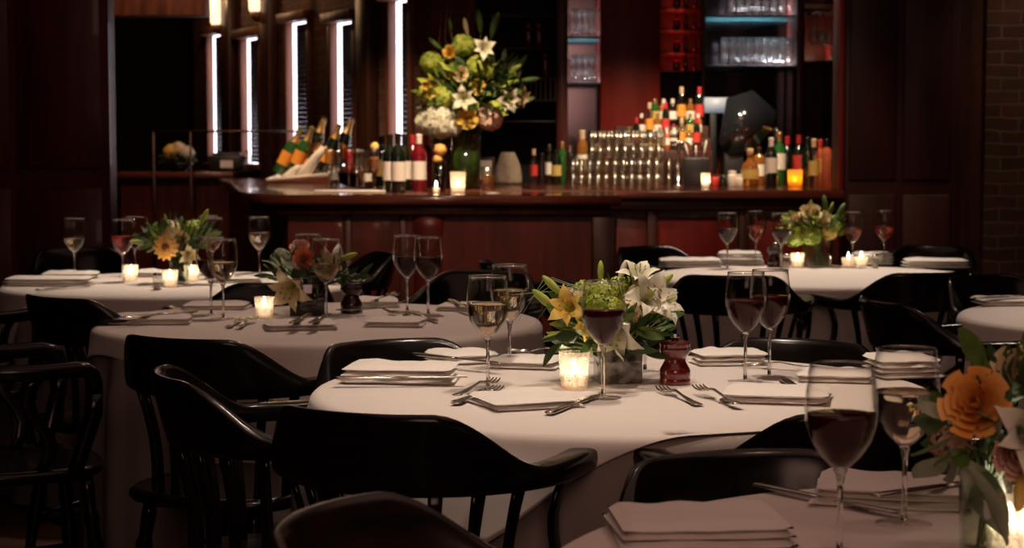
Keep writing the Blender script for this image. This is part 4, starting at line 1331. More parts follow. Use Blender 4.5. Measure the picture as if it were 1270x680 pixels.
# ------------------------------------------------------------------ things on the bar
M['bottle_dark'] = mat('black_green_bottle_glass', (.006, .012, .006), .06, coat=1)
M['bottle_green'] = mat('green_bottle_glass', (.03, .14, .03), .06, coat=1, trans=.3)
M['bottle_amber'] = mat('amber_spirit', (.75, .30, .06), .05, trans=.7, ior=1.36, coat=1)
M['bottle_clear'] = thin_glass('clear_bottle_glass', (.85, .86, .84), 1.6, .05, 1.4, .14)
M['bottle_red'] = mat('deep_red_bottle', (.25, .01, .02), .06, trans=.4, coat=1)
M['bottle_rose'] = mat('rose_bottle', (.85, .22, .10), .06, trans=.5, coat=1)
M['label_white'] = mat('paper_label', (.82, .78, .70), .6)
M['label_orange'] = mat('orange_label', (.85, .34, .05), .5)
M['label_red'] = mat('red_label', (.6, .05, .04), .5)
M['label_gold'] = mat('gold_label', (.6, .42, .12), .4)
M['foil_gold'] = mat('gold_foil', (.85, .55, .22), .32, metal=.9)
M['foil_red'] = mat('red_capsule', (.5, .03, .04), .3)
M['foil_black'] = mat('black_capsule', (.012, .01, .01), .25)
M['foil_white'] = mat('white_capsule', (.75, .68, .62), .4)
M['cork'] = mat('pale_stopper', (.6, .42, .25), .7)
M['citrus'] = noise_color(mat('orange_peel', (.85, .45, .12), .5), (.8, .38, .08), (.9, .55, .2), 60, bump=.2)
M['ceramic'] = mat('white_ceramic', (.75, .72, .66), .25, coat=.5)
M['drink_red'] = mat('red_cocktail', (.8, .03, .05), .05, trans=.5)
M['drink_orange'] = mat('orange_cocktail', (.8, .32, .1), .05, trans=.5)
M['screen_dark'] = mat('dark_screen', (.012, .013, .017), .12, coat=1)
M['screen_lit'] = mat('pale_lit_screen', (.3, .33, .38), .4, emit=(.45, .52, .62), es=.35)
M['plastic_dark'] = mat('dark_plastic', (.015, .015, .017), .4)

PR = {
    'wine': [(.036, 0), (.0375, .004), (.0375, .185), (.034, .205), (.022, .228), (.0145, .245), (.0145, .288), (.016, .290), (.016, .298), (.0005, .299)],
    'champagne': [(.041, 0), (.044, .005), (.044, .150), (.040, .175), (.026, .215), (.0175, .245), (.0155, .285), (.018, .288), (.018, .296), (.0005, .297)],
    'spirit': [(.036, 0), (.038, .004), (.038, .165), (.033, .185), (.0165, .200), (.0145, .235), (.016, .237), (.016, .242), (.0005, .243)],
    'squat': [(.043, 0), (.046, .005), (.047, .09), (.040, .12), (.019, .14), (.016, .165), (.019, .167), (.019, .172), (.0005, .173)],
    'tall': [(.030, 0), (.032, .004), (.032, .20), (.027, .225), (.013, .245), (.012, .285), (.014, .287), (.014, .292), (.0005, .293)],
}
def pr_r(P, z):
    for (r0, z0), (r1, z1) in zip(P, P[1:]):
        if z0 <= z <= z1 and z1 > z0:
            return r0 + (r1 - r0) * (z - z0) / (z1 - z0)
    return P[-1][0]
def make_bottle(kind, body, lab=None, cap=None, lr=(.25, .55), stop=False):
    def mk():
        P = PR[kind]; H = P[-1][1]
        o = thing('bottle', '', 'bottle')
        MB().lathe(P, 20, cap=True).build('bottle_body', body, o)
        if lab:
            a, c = lr[0] * H, lr[1] * H
            MB().lathe([(pr_r(P, a + (c - a) * t) + .0008, a + (c - a) * t) for t in (0, .33, .66, 1)], 20, cap=False).build('paper_label', lab, o)
        if cap:
            z0 = H * (.70 if kind == 'champagne' else .83)
            q = []
            for k in range(7):
                z = z0 + (H - z0) * k / 6 * .995
                q.append((max(pr_r(P, z), .0145) + .0012, z))
            q.append((.0005, H + .002))
            MB().lathe(q, 16, cap=False).build('capsule', cap, o)
        if stop:
            MB().lathe([(.012, H - .004), (.017, H), (.018, H + .022), (.014, H + .03), (.0005, H + .031)], 14).build('stopper', 'cork' if stop is True else stop, o)
        return o
    return mk
def bottle(loc, kind, body, lab, cap, label, group=None, lr=(.25, .55), stop=False, scale=None, rz=0., key=None):
    return place('bot' + kind + body + str(lab) + str(cap) + str(stop) + str(lr), make_bottle(kind, body, lab, cap, lr, stop), loc, rz, label, group, scale)

# champagne in a white trough, all leaning the same way
def onbar(u, v):
    p = onz(u, v, ZB)
    if u > 560 and p.y > 11.3:
        p = aty(u, v, 11.3); p.z = ZB
    return p
tr = thing('ice_trough', 'white slanted trough holding the leaning champagne bottles', 'ice trough', (0, 0, 0))
cx = onz(388, 224, ZB)
YC = 11.75
def cpt(u, v, dy=0.): return aty(u, v, YC + dy)
x0, x1 = cpt(338, 222).x, cpt(412, 222).x
MB().sections([[(x0, YC - .16, ZB), (x1, YC - .16, ZB), (x1, YC + .2, ZB), (x0, YC + .2, ZB)],
               [(x0 - .02, YC - .18, ZB + .03), (x1 + .03, YC - .18, ZB + .07), (x1 + .03, YC + .22, ZB + .11), (x0 - .02, YC + .22, ZB + .05)],
               [(x0 + .0, YC - .165, ZB + .035), (x1 + .01, YC - .165, ZB + .072), (x1 + .01, YC + .205, ZB + .112), (x0 + .0, YC + .205, ZB + .052)],
               [(x0 + .02, YC - .14, ZB + .01), (x1 - .02, YC - .14, ZB + .01), (x1 - .02, YC + .18, ZB + .01), (x0 + .02, YC + .18, ZB + .01)]]).build('trough', 'ceramic', tr)
# two white linen wraps standing between the bottles
for (ua, va, ub, vb, w) in ((372, 222, 402, 182, .04), (356, 222, 372, 205, .04)):
    a = cpt(ua, va, -.12); c = cpt(ub, vb, -.12)
    m = MB(); d = (c - a); 
    q = []
    for t, k in ((0, 1.2), (.3, 1.1), (.7, .9), (1, .45)):
        p = a + d * t; q.append([(p.x + w * k * math.cos(j * math.pi / 5) , p.y + .025 * math.sin(j * math.pi / 5), p.z + .01 * k * math.sin(j * 1.3)) for j in range(10)])
    m.sections(q).build('linen_wrap', 'napkin', tr)
CHP = [  # base px, tip px, depth, label colour
    (346, 216, 377, 153, .05, 'bottle_green', 'foil_gold', 'champagne bottle lowest and furthest out in the trough'),
    (364, 216, 391, 148, -.02, 'bottle_green', 'foil_gold', 'champagne bottle second along the trough, green glass'),
    (383, 206, 406, 134, .08, 'bottle_dark', 'foil_gold', 'champagne bottle in mid trough with its gold neck before the window gap'),
    (402, 214, 428, 132, .02, 'bottle_dark', 'foil_gold', 'champagne bottle reaching highest in the trough'),
    (414, 206, 440, 139, .10, 'bottle_dark', 'foil_gold', 'champagne bottle last in the trough, nearest the cocktail glasses'),
    (376, 222, 399, 176, -.10, 'bottle_dark', 'foil_gold', 'champagne bottle lying in front in the trough with an orange label'),
]
for i, (ua, va, ub, vb, dy, bm, cm, lb) in enumerate(CHP):
    a = cpt(ua, va, dy); c = cpt(ub, vb, dy)
    a.z = max(a.z, ZB + .035)
    o = bottle(a, 'champagne', bm, 'label_orange', cm, lb, lr=(.2, .48))
    d = (c - a)
    o.rotation_mode = 'QUATERNION'; o.rotation_quaternion = d.normalized().to_track_quat('Z', 'Y')
    k = d.length / .30
    o.scale = (max(.85, min(1.1, k)),) * 3

# flutes, cocktail, tray at the bar front
def make_flute(liquid=None, lm=None):
    def mk():
        o = thing('flute_glass', '', 'glass')
        P = [(.004, .075), (.014, .085), (.022, .11), (.026, .15), (.027, .19), (.026, .215)]
        MB().lathe([(.0008, .073)] + P + [(r - .0012, z) for r, z in P[::-1]] + [(.0008, .077)], 24, cap=False).build('bowl', 'glass_frost', o)
        MB().lathe([(.026, .0005), (.027, .0015), (.012, .004), (.004, .008), (.0035, .05), (.005, .074)], 20).build('stem', 'glass_solid', o)
        if lm:
            MB().lathe([(.0005, .079), (.012, .086), (.0205, .112), (.0245, .15), (.0255, liquid), (.0005, liquid)], 24, cap=False).build('drink', lm, o)
        return o
    return mk
place('fl_r', make_flute(.205, 'drink_red'), onbar(433, 236), 0, 'flute full of red cocktail on the bar')
place('fl_o', make_flute(.17, 'drink_orange'), onbar(464, 237), 0, 'cocktail with orange drink and lemon slice before the wine bottles')
MB().lathe([(.0005, 0), (.022, 0), (.022, .004), (.0005, .004)], 18, M4=Matrix.Translation((0, 0, 0)) @ Matrix.Rotation(math.pi / 2, 4, 'X')).build('lemon_slice', 'petal_yellow', PROTO['fl_o'], loc=(.004, 0, .225))
for i, (u, v) in enumerate(((409, 236), (420, 234), (443, 236), (449, 233))):
    place('fl_e', make_flute(), onbar(u, v), 0, 'empty flute glass in the cluster around the red cocktail', 'empty flutes on the bar')
for i, (u, v, c) in enumerate(((414, 231, 'label_white'), (456, 233, 'label_white'))):
    bottle(onbar(u, v), 'spirit', 'bottle_clear', c, None, ('clear bottle with pale label behind the empty flutes', 'small pale labelled bottle between cocktails and wine')[i], scale=.62)
bottle(onbar(455, 229), 'squat', 'bottle_amber', 'label_orange', None, 'amber squat bottle behind the cocktail glasses', scale=.9)
for i, (u, v, cap, lab, body, lb) in enumerate((
        (484, 238, 'foil_black', 'label_white', 'bottle_dark', 'white labelled red wine bottle nearest the cocktail'),
        (494, 239, 'foil_black', 'label_white', 'bottle_dark', 'white labelled red wine bottle in the middle of the trio'),
        (502, 236, 'foil_black', 'label_white', 'bottle_dark', 'white labelled red wine bottle touching the red capsule bottles'),
        (512, 234, 'foil_red', None, 'bottle_red', 'dark red bottle with red capsule beside the wine trio'),
        (520, 237, 'foil_white', 'label_white', 'bottle_red', 'dark red bottle with pale capsule and round label'),
        (529, 233, 'foil_red', None, 'bottle_red', 'dark red bottle with red capsule next to the fruit glass'),
        (516, 230, 'label_orange', None, 'bottle_dark', 'bottle with orange capsule among the red capsules'),
        (474, 231, 'foil_black', 'label_gold', 'bottle_dark', 'dark bottle half behind the cocktail'))):
    bottle(onbar(u, v), 'wine', body, lab, cap, lb, lr=(.2, .52))
MB().box(-.27, .10, -.05, .05, 0, .008, bev=.003).build('bar_mat', 'label_white', loc=onbar(455, 238) + Vector((0, .02, 0)), label='thin pale service strip under the cocktail glasses', cat='mat')
for o in bpy.data.objects:
    if o.parent is None and o.name.startswith('flute_glass'): o.location.z += .0085
# glass of oranges
p = onbar(546, 236)
fg = thing('fruit_glass', 'tall dark glass filled with oranges', 'glass', p)
MB().lathe([(.028, 0), (.030, .004), (.033, .16), (.031, .16), (.028, .008), (.0005, .007)], 24, cap=False).build('glass_vase', 'bottle_clear', fg)
MB().lathe([(.026, .009), (.030, .12), (.0005, .121)], 18).build('liquid', 'bottle_dark', fg)
for i, (dx, dz, r) in enumerate(((0, .215, .036), (-.012, .165, .027))):
    MB().lathe([(.0005, -r), (r * .7, -r * .72), (r, 0), (r * .7, r * .72), (.0005, r * .97)], 16).build('orange_fruit', 'citrus', label=('larger orange on top of the tall dark glass', 'smaller orange at the rim of the tall dark glass')[i], cat='orange', loc=(p.x + dx, p.y, p.z + dz))
# candle star and votive
def barvotive(u, v, gm, e, lb, h=.09, r=.038):
    p = onbar(u, v)
    place('bv' + gm + str(h), votive(gm, r - .006, r, h), p, 0, lb)
    light('candle_light', 'POINT', (p.x, p.y, p.z + .05), e, (1, .78, .5), .008)
barvotive(568, 239, 'votive', .7, 'glowing votive candle before the tall flower vase on the bar', .105, .04)
barvotive(541, 240, 'votive', .25, 'tiny sparkling tea light beside the fruit glass', .03, .018)
barvotive(875, 233, 'votive', .8, 'white glowing votive on the service counter', .085, .028)
barvotive(986, 232, 'votive_amber', 2.2, 'amber square glow candle among the wine bottles', .10, .045)
# drink glasses and caddy right of the vase
def tumbler_full():
    o = thing('tumbler', '', 'glass')
    MB().lathe([(.0005, .001), (.030, .001), (.037, .13), (.0355, .13), (.029, .008), (.0005, .007)], 22, cap=False).build('glass_wall', 'glass_frost', o)
    MB().lathe([(.027, .009), (.0325, .085), (.0005, .086)], 20).build('drink', 'bottle_amber', o)
    return o
place('tf', tumbler_full, onbar(605, 238), 0, 'tumbler of amber drink beside the flower vase on the bar')
MB().lathe([(.0005, 0), (.035, 0), (.037, .003), (.02, .005), (.0005, .005)], 20).build('saucer', 'ceramic', loc=onbar(612, 240), label='small white saucer at the edge of the bar by the amber tumbler', cat='saucer')
p = onbar(592, 226); fr = thing('picture_frame', 'small dark framed card standing on the bar behind the amber tumbler', 'frame', p)
MB().box(-.0, .11, 0, .015, 0, .17, bev=.004).build('frame', 'wood_dark', fr)
MB().box(.02, .09, -.002, .002, .03, .15).build('card', 'label_white', fr)
# white paper bag/cloth bundle behind
def bundle():
    secs = []; n = 24
    for k in range(10):
        t = k / 9; q = []
        for j in range(n):
            a = 2 * math.pi * j / n
            r = .085 * (1 - .55 * t ** 2.2) * (1 + .07 * math.sin(4 * a + 2 * t))
            q.append((r * math.cos(a), r * .7 * math.sin(a), .2 * t))
        secs.append(q)
    return MB().sections(secs).build('linen_bundle', 'linen_dim', label='', cat='cloth')
place('bun', bundle, onbar(630, 226), 0, 'pale bundled cloth behind the flower vase on the bar')

# the tall arrangement on the bar
b0 = onbar(578, 234)
def tallvase(o):
    MB().lathe([(.0005, .001), (.080, .001), (.081, .006), (.082, .30), (.080, .30), (.078, .008), (.0005, .007)], 32, cap=False).build('glass_vase', 'vase_clear', o)
    b = MB(); rnd = random.Random(5)
    for i in range(26):
        a = rnd.uniform(0, 6.28); q = .062 * math.sqrt(rnd.uniform(.05, 1)); a2 = a + rnd.uniform(.4, 1.6)
        b.tube([(q * math.cos(a), q * math.sin(a), .012), (q * math.cos(a2) * .8, q * math.sin(a2) * .8, .31)], .005, 6)
    b.build('stems', 'stem_green', o)
    MB().lathe([(.0005, .010), (.074, .010), (.075, .24), (.0005, .241)], 32, cap=False).build('leaf_lining', 'green', o)
big = arrangement('bouquet', 'towering arrangement of green blooms, white lilies and cream hydrangea in a tall glass vase', b0, V(tallvase, .30), [
    ('puff', 545, 152, -.08, .095, (-.4, -1, .1), 'petal_white'),
    ('puff', 530, 152, -.02, .07, (-.8, -.6, 0), 'petal_white'),
    ('puff', 607, 146, -.06, .075, (.4, -1, 0), 'petal_pink'),
    ('puff', 562, 158, -.10, .05, (-.1, -1, -.3), 'petal_white'),
    ('rose', 579, 147, -.14, .055, (.1, -1, 0), 'petal_yellow'),
    ('rose', 536, 110, -.08, .05, (-.5, -1, .1), 'petal_yellow'),
    ('puff', 551, 121, -.10, .055, (-.2, -1, .1), 'green_lime'),
    ('puff', 528, 114, -.03, .05, (-.9, -.6, .2), 'green_lime'),
    ('puff', 535, 78, -.04, .065, (-.6, -.8, .3), 'green_lime'),
    ('puff', 575, 56, -.06, .065, (-.1, -.8, .6), 'green_lime'),
    ('puff', 592, 82, -.10, .062, (.1, -1, .1), 'green_lime'),
    ('puff', 605, 86, -.06, .055, (.4, -1, .1), 'green_lime'),
    ('lily', 575, 122, -.16, .12, (0, -1, -.05), 'petal_white'),
    ('lily', 598, 62, -.12, .11, (.2, -1, .15), 'petal_white'),
    ('lily', 625, 122, -.08, .12, (.5, -1, -.2), 'petal_white'),
    ('lily', 640, 118, -.02, .10, (.8, -.7, -.3), 'petal_cream'),
    ('rose', 558, 65, -.06, .035, (-.2, -1, .2), 'petal_yellow'),
    ('rose', 592, 108, -.12, .04, (.1, -1, 0), 'petal_yellow'),
    ('rose', 572, 92, -.12, .04, (-.1, -1, .1), 'petal_cream'),
    ('rose', 556, 90, -.10, .035, (-.2, -1, .1), 'petal_orange'),
    ('bud', 596, 40, 0, .13, (-.1, 0, 1), 'green'),
    ('bud', 609, 46, 0, .13, (.25, 0, 1), 'green'),
    ('bud', 612, 36, .03, .10, (.3, 0, 1), 'green_lime'),
    ('bud', 580, 44, -.02, .10, (-.2, -.1, 1), 'petal_cream'),
    ('bud', 548, 62, 0, .10, (-.9, 0, .8), 'green'),
    ('bud', 628, 92, 0, .10, (.8, -.1, .5), 'green_lime'),
    ('bud', 645, 100, 0, .11, (1, -.1, .1), 'green'),
    ('bud', 560, 38, 0, .07, (-.2, 0, 1), 'green'),
], [(foliage_mesh((.02, 0, .50), .28, .16, .27, 330, .10, .035, 62, origin=(0, 0, .28), mats=3), ['green', 'green_dark', 'green_lime']),
    (foliage_mesh((.16, 0, .55), .16, .12, .25, 120, .10, .03, 63, origin=(0, 0, .28), mats=1), 'green_dark')])
tw = MB(); rnd = random.Random(4)
for (u, v) in ((556, 0), (562, -14), (585, -8), (548, 12)):
    w = aty(u, v, b0.y) - b0
    tw.tube([(0, 0, .3), (w.x * .5 + .03, 0, .55), (w.x * .9 - .03, 0, w.z * .8), (w.x, 0, w.z)], [.004, .0035, .0025, .0012], 5)
tw.build('twigs', 'wood_brown', big)

# assorted bottles and cups between the vase and the stacked tumblers
MIX = [(662, 226, 'tall', 'bottle_clear', 'label_red', 'cork', .75, 'thin clear bottle first after the pale bundled cloth'),
       (672, 228, 'spirit', 'bottle_clear', None, 'foil_black', .8, 'clear bottle with dark cap near the pale bundled cloth'),
       (681, 227, 'tall', 'bottle_clear', 'label_white', 'chrome', .85, 'tall clear bottle with white label before the tumblers'),
       (690, 229, 'spirit', 'bottle_dark', 'label_gold', 'foil_black', .9, 'dark spirit bottle before the tumblers'),
       (697, 226, 'tall', 'bottle_green', None, 'foil_gold', .9, 'green bottle just before the stacked tumblers'),
       (707, 222, 'spirit', 'bottle_clear', None, 'chrome', 1.0, 'clear bottle behind the first tumblers'),
       (722, 214, 'tall', 'bottle_amber', 'label_white', 'cork', 1.15, 'slender amber bottle rising over the stacked tumblers'),
       (740, 216, 'tall', 'bottle_clear', None, 'cork', .85, 'pale slender bottle over the stacked tumblers')]
for (u, v, k, b_, l_, c_, sc_, lb) in MIX:
    bottle(onbar(u, v), k, b_, l_, c_, lb, scale=sc_)
# stacked tumblers
def stack_tumbler():
    o = MB().lathe([(.0225, 0), (.0240, .002), (.0200, .078), (.0185, .081), (.0005, .081), (.0005, .078), (.0175, .077), (.0215, .003), (.0225, 0)], 14, cap=False).build('stacked_tumbler', 'glass_stack', label='', cat='glass')
    return o
ys = 10.72
for row in range(4):
    us = (705, 822) if row < 2 else (728, 824)
    xa, xb = (us[0] - 635) / F * ys, (us[1] - 635) / F * ys
    n = int((xb - xa) / .0495)
    for dep in range(2):
        for k in range(n):
            x = xa + .025 + k * .0495 + (.024 if dep else 0)
            place('stk', stack_tumbler, (x, ys + dep * .055, ZB + .0005 + row * .0826), 0, 'clear upturned tumbler in the tall stack on the service counter', 'stacked tumblers on the service counter')
# more glasses beyond the tap
for k in range(4):
    for row in range(2):
        place('stk', stack_tumbler, ((828 - 635) / F * 10.9 + .09 + k * .05 - .08, 10.95, ZB + .0005 + .0 + row * .0826 ), 0, 'clear upturned tumbler behind the beer tap', 'tumblers behind the tap')
# beer tap
tp = thing('beer_tap', 'slim silver tap column beside the stacked tumblers', 'tap', onz(841, 231, ZB))
MB().lathe([(.03, 0), (.03, .006), (.012, .012), (.010, .25), (.012, .255)], 16).build('column', 'chrome', tp)
MB().tube([(-.05, 0, .255), (0, 0, .262), (.05, 0, .255), (.07, 0, .235)], .011, 10).build('spout', 'chrome', tp)
MB().lathe([(.007, 0), (.011, .05), (.006, .07)], 10, M4=Matrix.Translation((0, 0, .265))).build('handle', 'foil_black', tp)
# black caddy with straws
cd = thing('straw_caddy', 'black box of straws and napkins on the service counter', 'caddy', onz(864, 232, ZB))
MB().box(-.075, .075, 0, .1, 0, .17, bev=.006).build('box', 'plastic_dark', cd)
for k in range(9):
    x = -.055 + k * .0135; MB().tube([(x, .03 + .004 * (k % 3), .16), (x - .03 + .007 * k, .03, .24 + .01 * (k % 4))], .0035, 6).build('straw', ('foil_black', 'label_white', 'bottle_red')[k % 3], cd)
# liquor steps: three tiers of bottles
st = thing('liquor_steps', 'tiered wooden steps carrying the brightly lit liquor bottles', 'bottle steps', (0, 0, 0))
xa, xb = (762 - 635) / F * 11.3, (876 - 635) / F * 11.3
TI = [(11.02, ZB + .21), (11.14, ZB + .285), (11.26, ZB + .36)]
for (y, z) in TI:
    MB().box(xa, xb, y - .05, y + .06, ZB, z, bev=.003).build('step', 'wood_dark', st)
combos = [('spirit', 'bottle_amber', 'label_white', 'foil_gold'), ('squat', 'bottle_amber', 'label_gold', 'cork'), ('spirit', 'bottle_clear', 'label_white', 'foil_white'),
          ('tall', 'bottle_dark', 'label_red', 'foil_red'), ('spirit', 'bottle_green', 'label_gold', 'foil_gold'), ('tall', 'bottle_clear', 'label_orange', 'cork'), ('squat', 'bottle_clear', 'label_white', 'foil_red'), ('spirit', 'bottle_rose', 'label_white', 'foil_white')]
names = {0: 'lowest', 1: 'middle', 2: 'top'}
desc = {'bottle_amber': 'amber', 'bottle_clear': 'clear', 'bottle_dark': 'dark', 'bottle_green': 'green', 'bottle_rose': 'rose'}
rnd = random.Random(11)
for ti, (y, z) in enumerate(TI):
    u0, u1 = ((775, 868), (790, 870), (806, 872))[ti]
    n = (10, 8, 6)[ti]
    for k in range(n):
        x = ((u0 + (u1 - u0) * (k + .5) / n) - 635) / F * y
        c = combos[(k * 3 + ti * 2) % len(combos)]
        w = (u1 - u0) / n / F * y
        sc_ = (w * .5 - .001) / PR[c[0]][2][0]
        sc_ = min(sc_, .9)
        pos = 'close to the red wood panel' if k < n * .34 else ('mid row' if k < n * .67 else 'close to the mirror')
        bottle((x, y, z + .0005), c[0], c[1], c[2], c[3], '%s %s liquor bottle with %s, %s step, %s' % ({'spirit': 'straight', 'squat': 'squat', 'tall': 'slim'}[c[0]], desc[c[1]], c[2].replace('label_', '') + ' label', names[ti], pos), scale=sc_)
# register and monitor
rg = thing('cash_register', 'dark touch screen register turned away on the service counter', 'register', (1.36, 11.05, ZB))
q = [aty(u, v, 11.05) - Vector((1.36, 11.05, ZB)) for u, v in ((901, 122), (933, 112), (962, 138), (958, 160), (934, 186), (905, 192), (892, 176))]
MB().sections([[(p.x, -.02, p.z) for p in q[::-1]], [(p.x * .98, .05, p.z * .98 + .004) for p in q[::-1]]]).build('screen_back', 'screen_dark', rg)
MB().box(-.07, .05, .0, .09, 0, .2, bev=.01).build('stand', 'plastic_dark', rg)
MB().box(-.13, .11, -.06, .12, 0, .06, bev=.01).build('base', 'plastic_dark', rg)
mn = thing('pale_screen', 'small pale glowing slanted screen before the mirror', 'screen', (1.22, 11.3, ZB))
q = [aty(u, v, 11.3) - Vector((1.22, 11.3, ZB)) for u, v in ((874, 121), (912, 121), (901, 140), (874, 140))]
MB().sections([[(p.x, 0, p.z) for p in q[::-1]], [(p.x, .02, p.z) for p in q[::-1]]]).build('display', 'screen_lit', mn)
MB().box(.01, .05, .005, .03, 0, q[2].z + .01, bev=.004).build('stand', 'plastic_dark', mn)
# small jars
for i, (u, c, h) in enumerate(((886, 'label_red', .06), (897, 'bottle_dark', .055), (908, 'label_white', .08), (918, 'label_white', .06))):
    o = thing('jar', ('red topped garnish jar beside the white votive', 'dark garnish jar on the service counter', 'white and red banded jar before the register', 'pale square jar before the amber whisky')[i], 'jar', onz(u, 232, ZB))
    MB().lathe([(.024, 0), (.026, .003), (.026, h * .8), (.022, h)], 18).build('jar_body', c, o)
    MB().lathe([(.0235, h), (.0235, h + .012), (.0005, h + .014)], 18).build('lid', ('bottle_red', 'foil_black', 'foil_white', 'foil_white')[i], o)
WN = [(930, 232, 'squat', 'bottle_amber', 'label_gold', None, 'cork', 1.1, 'amber whisky decanter in front with a pale stopper'),
      (941, 230, 'spirit', 'bottle_amber', 'label_white', 'foil_black', False, .95, 'amber spirit bottle beside the whisky decanter'),
      (938, 225, 'tall', 'bottle_clear', None, 'chrome', False, 1.05, 'tall clear bottle rising behind the whisky decanter'),
      (956, 233, 'wine', 'bottle_dark', 'label_white', 'foil_white', False, .95, 'wine bottle with the brightest white label beside the amber glow'),
      (966, 230, 'wine', 'bottle_green', 'label_white', 'foil_gold', False, 1.08, 'green glass bottle behind the brightest white label'),
      (976, 226, 'wine', 'bottle_dark', None, 'foil_red', False, 1.0, 'dark wine bottle with red neck behind the amber glow'),
      (990, 227, 'wine', 'bottle_dark', 'label_red', 'foil_red', False, 1.02, 'dark wine bottle with a round red label over the amber glow'),
      (1001, 231, 'wine', 'bottle_dark', None, 'foil_black', False, .98, 'black bottle beside the amber glow, before the rose bottles'),
      (1009, 233, 'tall', 'bottle_clear', 'label_gold', 'cork', False, .95, 'pale gold slim bottle among the last bottles'),
      (1017, 232, 'wine', 'bottle_rose', 'label_orange', 'foil_red', False, .92, 'orange glowing slim bottle among the last bottles'),
      (1025, 233, 'tall', 'bottle_rose', None, 'foil_black', False, .95, 'deep orange bottle last of all, at the wood upright'),
      (962, 222, 'tall', 'bottle_clear', None, 'chrome', False, 1.2, 'tallest clear bottle with a shining top before the red upright')]
for (u, v, k, b_, l_, c_, stp, sc_, lb) in WN:
    bottle(onbar(u, v), k, b_, l_, c_, lb, stop=stp, scale=sc_, lr=(.3, .6) if k == 'wine' else (.25, .55))

# glasses on the lit shelves (each hangs mouth down or stands)
def shelf_glass():
    return MB().lathe([(.0005, .0005), (.030, .0005), (.031, .004), (.026, .03), (.036, .10), (.038, .17), (.0365, .17), (.034, .10), (.024, .035), (.0005, .03)], 16, cap=False).build('shelf_glass', 'glass_lit', label='', cat='glass')
def shelf_row(u0, u1, z, y, n, lb, gr, sc_=1.0):
    for k in range(n):
        x = ((u0 + (u1 - u0) * (k + .5) / n) - 635) / F * y
        o = place('shg', shelf_glass, (x, y, z + .001), 0, lb, gr)
        o.scale = (sc_ * .86, sc_ * .86, 1.12)
shelf_row(892, 984, ZS['r1'], YB + .14, 9, 'clear glass on the lower lit glass shelf before the mirror', 'glasses on the lower lit shelf', .74)
shelf_row(944, 984, ZS['r1'], YB + .26, 4, 'clear glass on the lower lit glass shelf before the mirror', 'glasses on the lower lit shelf', 1.1)
shelf_row(900, 984, ZS['r2'], YB + .14, 8, 'clear glass on the upper lit glass shelf before the mirror', 'glasses on the upper lit shelf', .74)
shelf_row(708, 743, ZS['l1'], YB + .14, 5, 'clear glass on the lower shelf of the narrow lit niche', 'glasses in the narrow niche, lower', .72)
shelf_row(708, 743, ZS['l2'], YB + .14, 5, 'clear glass on the upper shelf of the narrow lit niche', 'glasses in the narrow niche, upper', .72)
for key, zz in (('n1', 'fourth'), ('n2', 'third'), ('n3', 'second'), ('n4', 'top')):
    for k, u in enumerate((838, 849, 861)):
        x = (u - 635) / F * (YB + .2)
        bottle((x, YB + .2, ZS[key] + .001), ('squat', 'spirit', 'tall')[k], 'bottle_red', None, None, '%s red lit bottle on the %s shelf of the red niche' % (('squat', 'straight', 'slim')[k], zz), scale=(.55, .48, .42)[k])
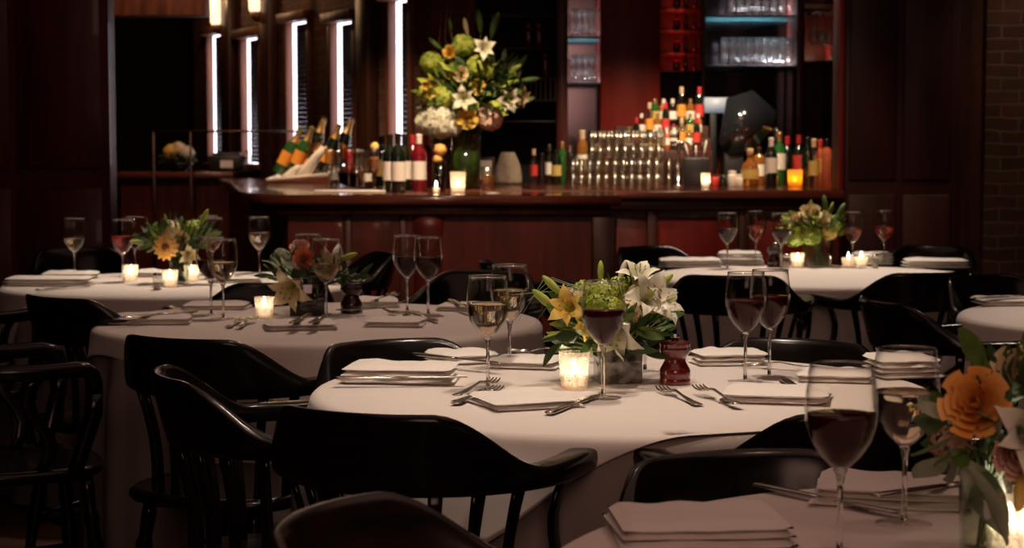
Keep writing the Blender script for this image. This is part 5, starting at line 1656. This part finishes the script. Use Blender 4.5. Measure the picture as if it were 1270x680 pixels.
# upturned stemware hanging from the rack
def hang_glass():
    o = thing('hanging_glass', '', 'wine glass')
    MB().lathe([(.034, .0), (.036, -.003), (.006, -.008), (.0045, -.09), (.010, -.10)], 16).build('stem', 'glass_lit', o)
    MB().lathe([(.008, -.10), (.030, -.12), (.041, -.16), (.038, -.215), (.0365, -.215), (.039, -.16), (.028, -.124), (.006, -.105)], 18, cap=False).build('bowl', 'glass_lit', o)
    return o
rk = MB(); zr = zat(16)
for k in range(5):
    x = colx(997 + k * 9); rk.box(x, x + .01, YB + .02, YB + .4, zr, zr + .02, bev=.003)
rk.build('rack_rails', 'wood_dark', cab)
for k in range(3):
    place('hg', hang_glass, ((1006 + k * 9.5 - 635) / F * (YB + .14), YB + .10 + .0 * k, zr + .004), 0, 'upturned wine glass hanging from the rack by the dark wall', 'hanging wine glasses')
    place('hg', hang_glass, ((1006 + k * 9.5 - 635) / F * (YB + .14), YB + .10, zr + .004 + .42), 0, 'upturned wine glass hanging at the top edge by the dark wall', 'hanging wine glasses above')
# niche bottles deep in the wine rack
for k, (u, key) in enumerate(((655, 'w60'), (668, 'w60'), (676, 'w97'), (560, 'w60'))):
    bottle(((u - 635) / F * (YB + .2), YB + .2, ZS[key] + .001), 'spirit', 'bottle_red', None, 'foil_red', ('dim red bottle on the dark shelf behind the tall bouquet leaves', 'dim red bottle beside another on the dark shelf', 'dim red bottle on the lower dark shelf', 'dim red bottle behind the twigs')[k], scale=.7)
# lit glasses cluster at the centre niche
for k, (u, v) in enumerate(((626, 56),)):
    pass
# passage counter: bouquet, box, small lamp
b0 = aty(222, 207, 14.6); b0.z = 1.0705
arrangement('bouquet', 'small dim yellow and white bouquet in a bowl on the passage counter', b0, V(lambda o: MB().lathe([(.05, 0), (.055, .004), (.12, .06), (.115, .075), (.10, .062), (.0005, .03)], 24, cap=False).build('bowl', 'black', o), .06), [
    ('puff', 212, 188, -.02, .06, (-.3, -.8, .5), 'petal_yellow'),
    ('puff', 222, 185, -.02, .06, (0, -.8, .7), 'petal_cream'),
    ('puff', 232, 190, -.02, .06, (.3, -.8, .4), 'petal_white'),
], [(foliage_mesh((0, 0, .10), .14, .1, .07, 60, .06, .03, 72, origin=(0, 0, .05)), 'green_dark')])
pr = thing('receipt_printer', 'grey boxy printer with a pale slip on the passage counter', 'printer', (aty(278, 205, 14.5).x, 14.5, 1.0705))
MB().box(-.13, .15, 0, .18, 0, .13, bev=.015).build('casing', 'plastic_dark', pr)
MB().box(-.03, .07, -.004, .002, .03, .09).build('paper_slip', 'label_white', pr)
MB().box(-.10, .12, .02, .16, .13, .15, bev=.01).build('lid', 'plastic_dark', pr)
bottle((aty(308, 205, 14.2).x, 14.2, 1.0705) if False else (aty(306, 212, 14.5).x, 14.5, 1.0705), 'squat', 'bottle_clear', None, 'cork', 'small clear decanter at the end of the passage counter')
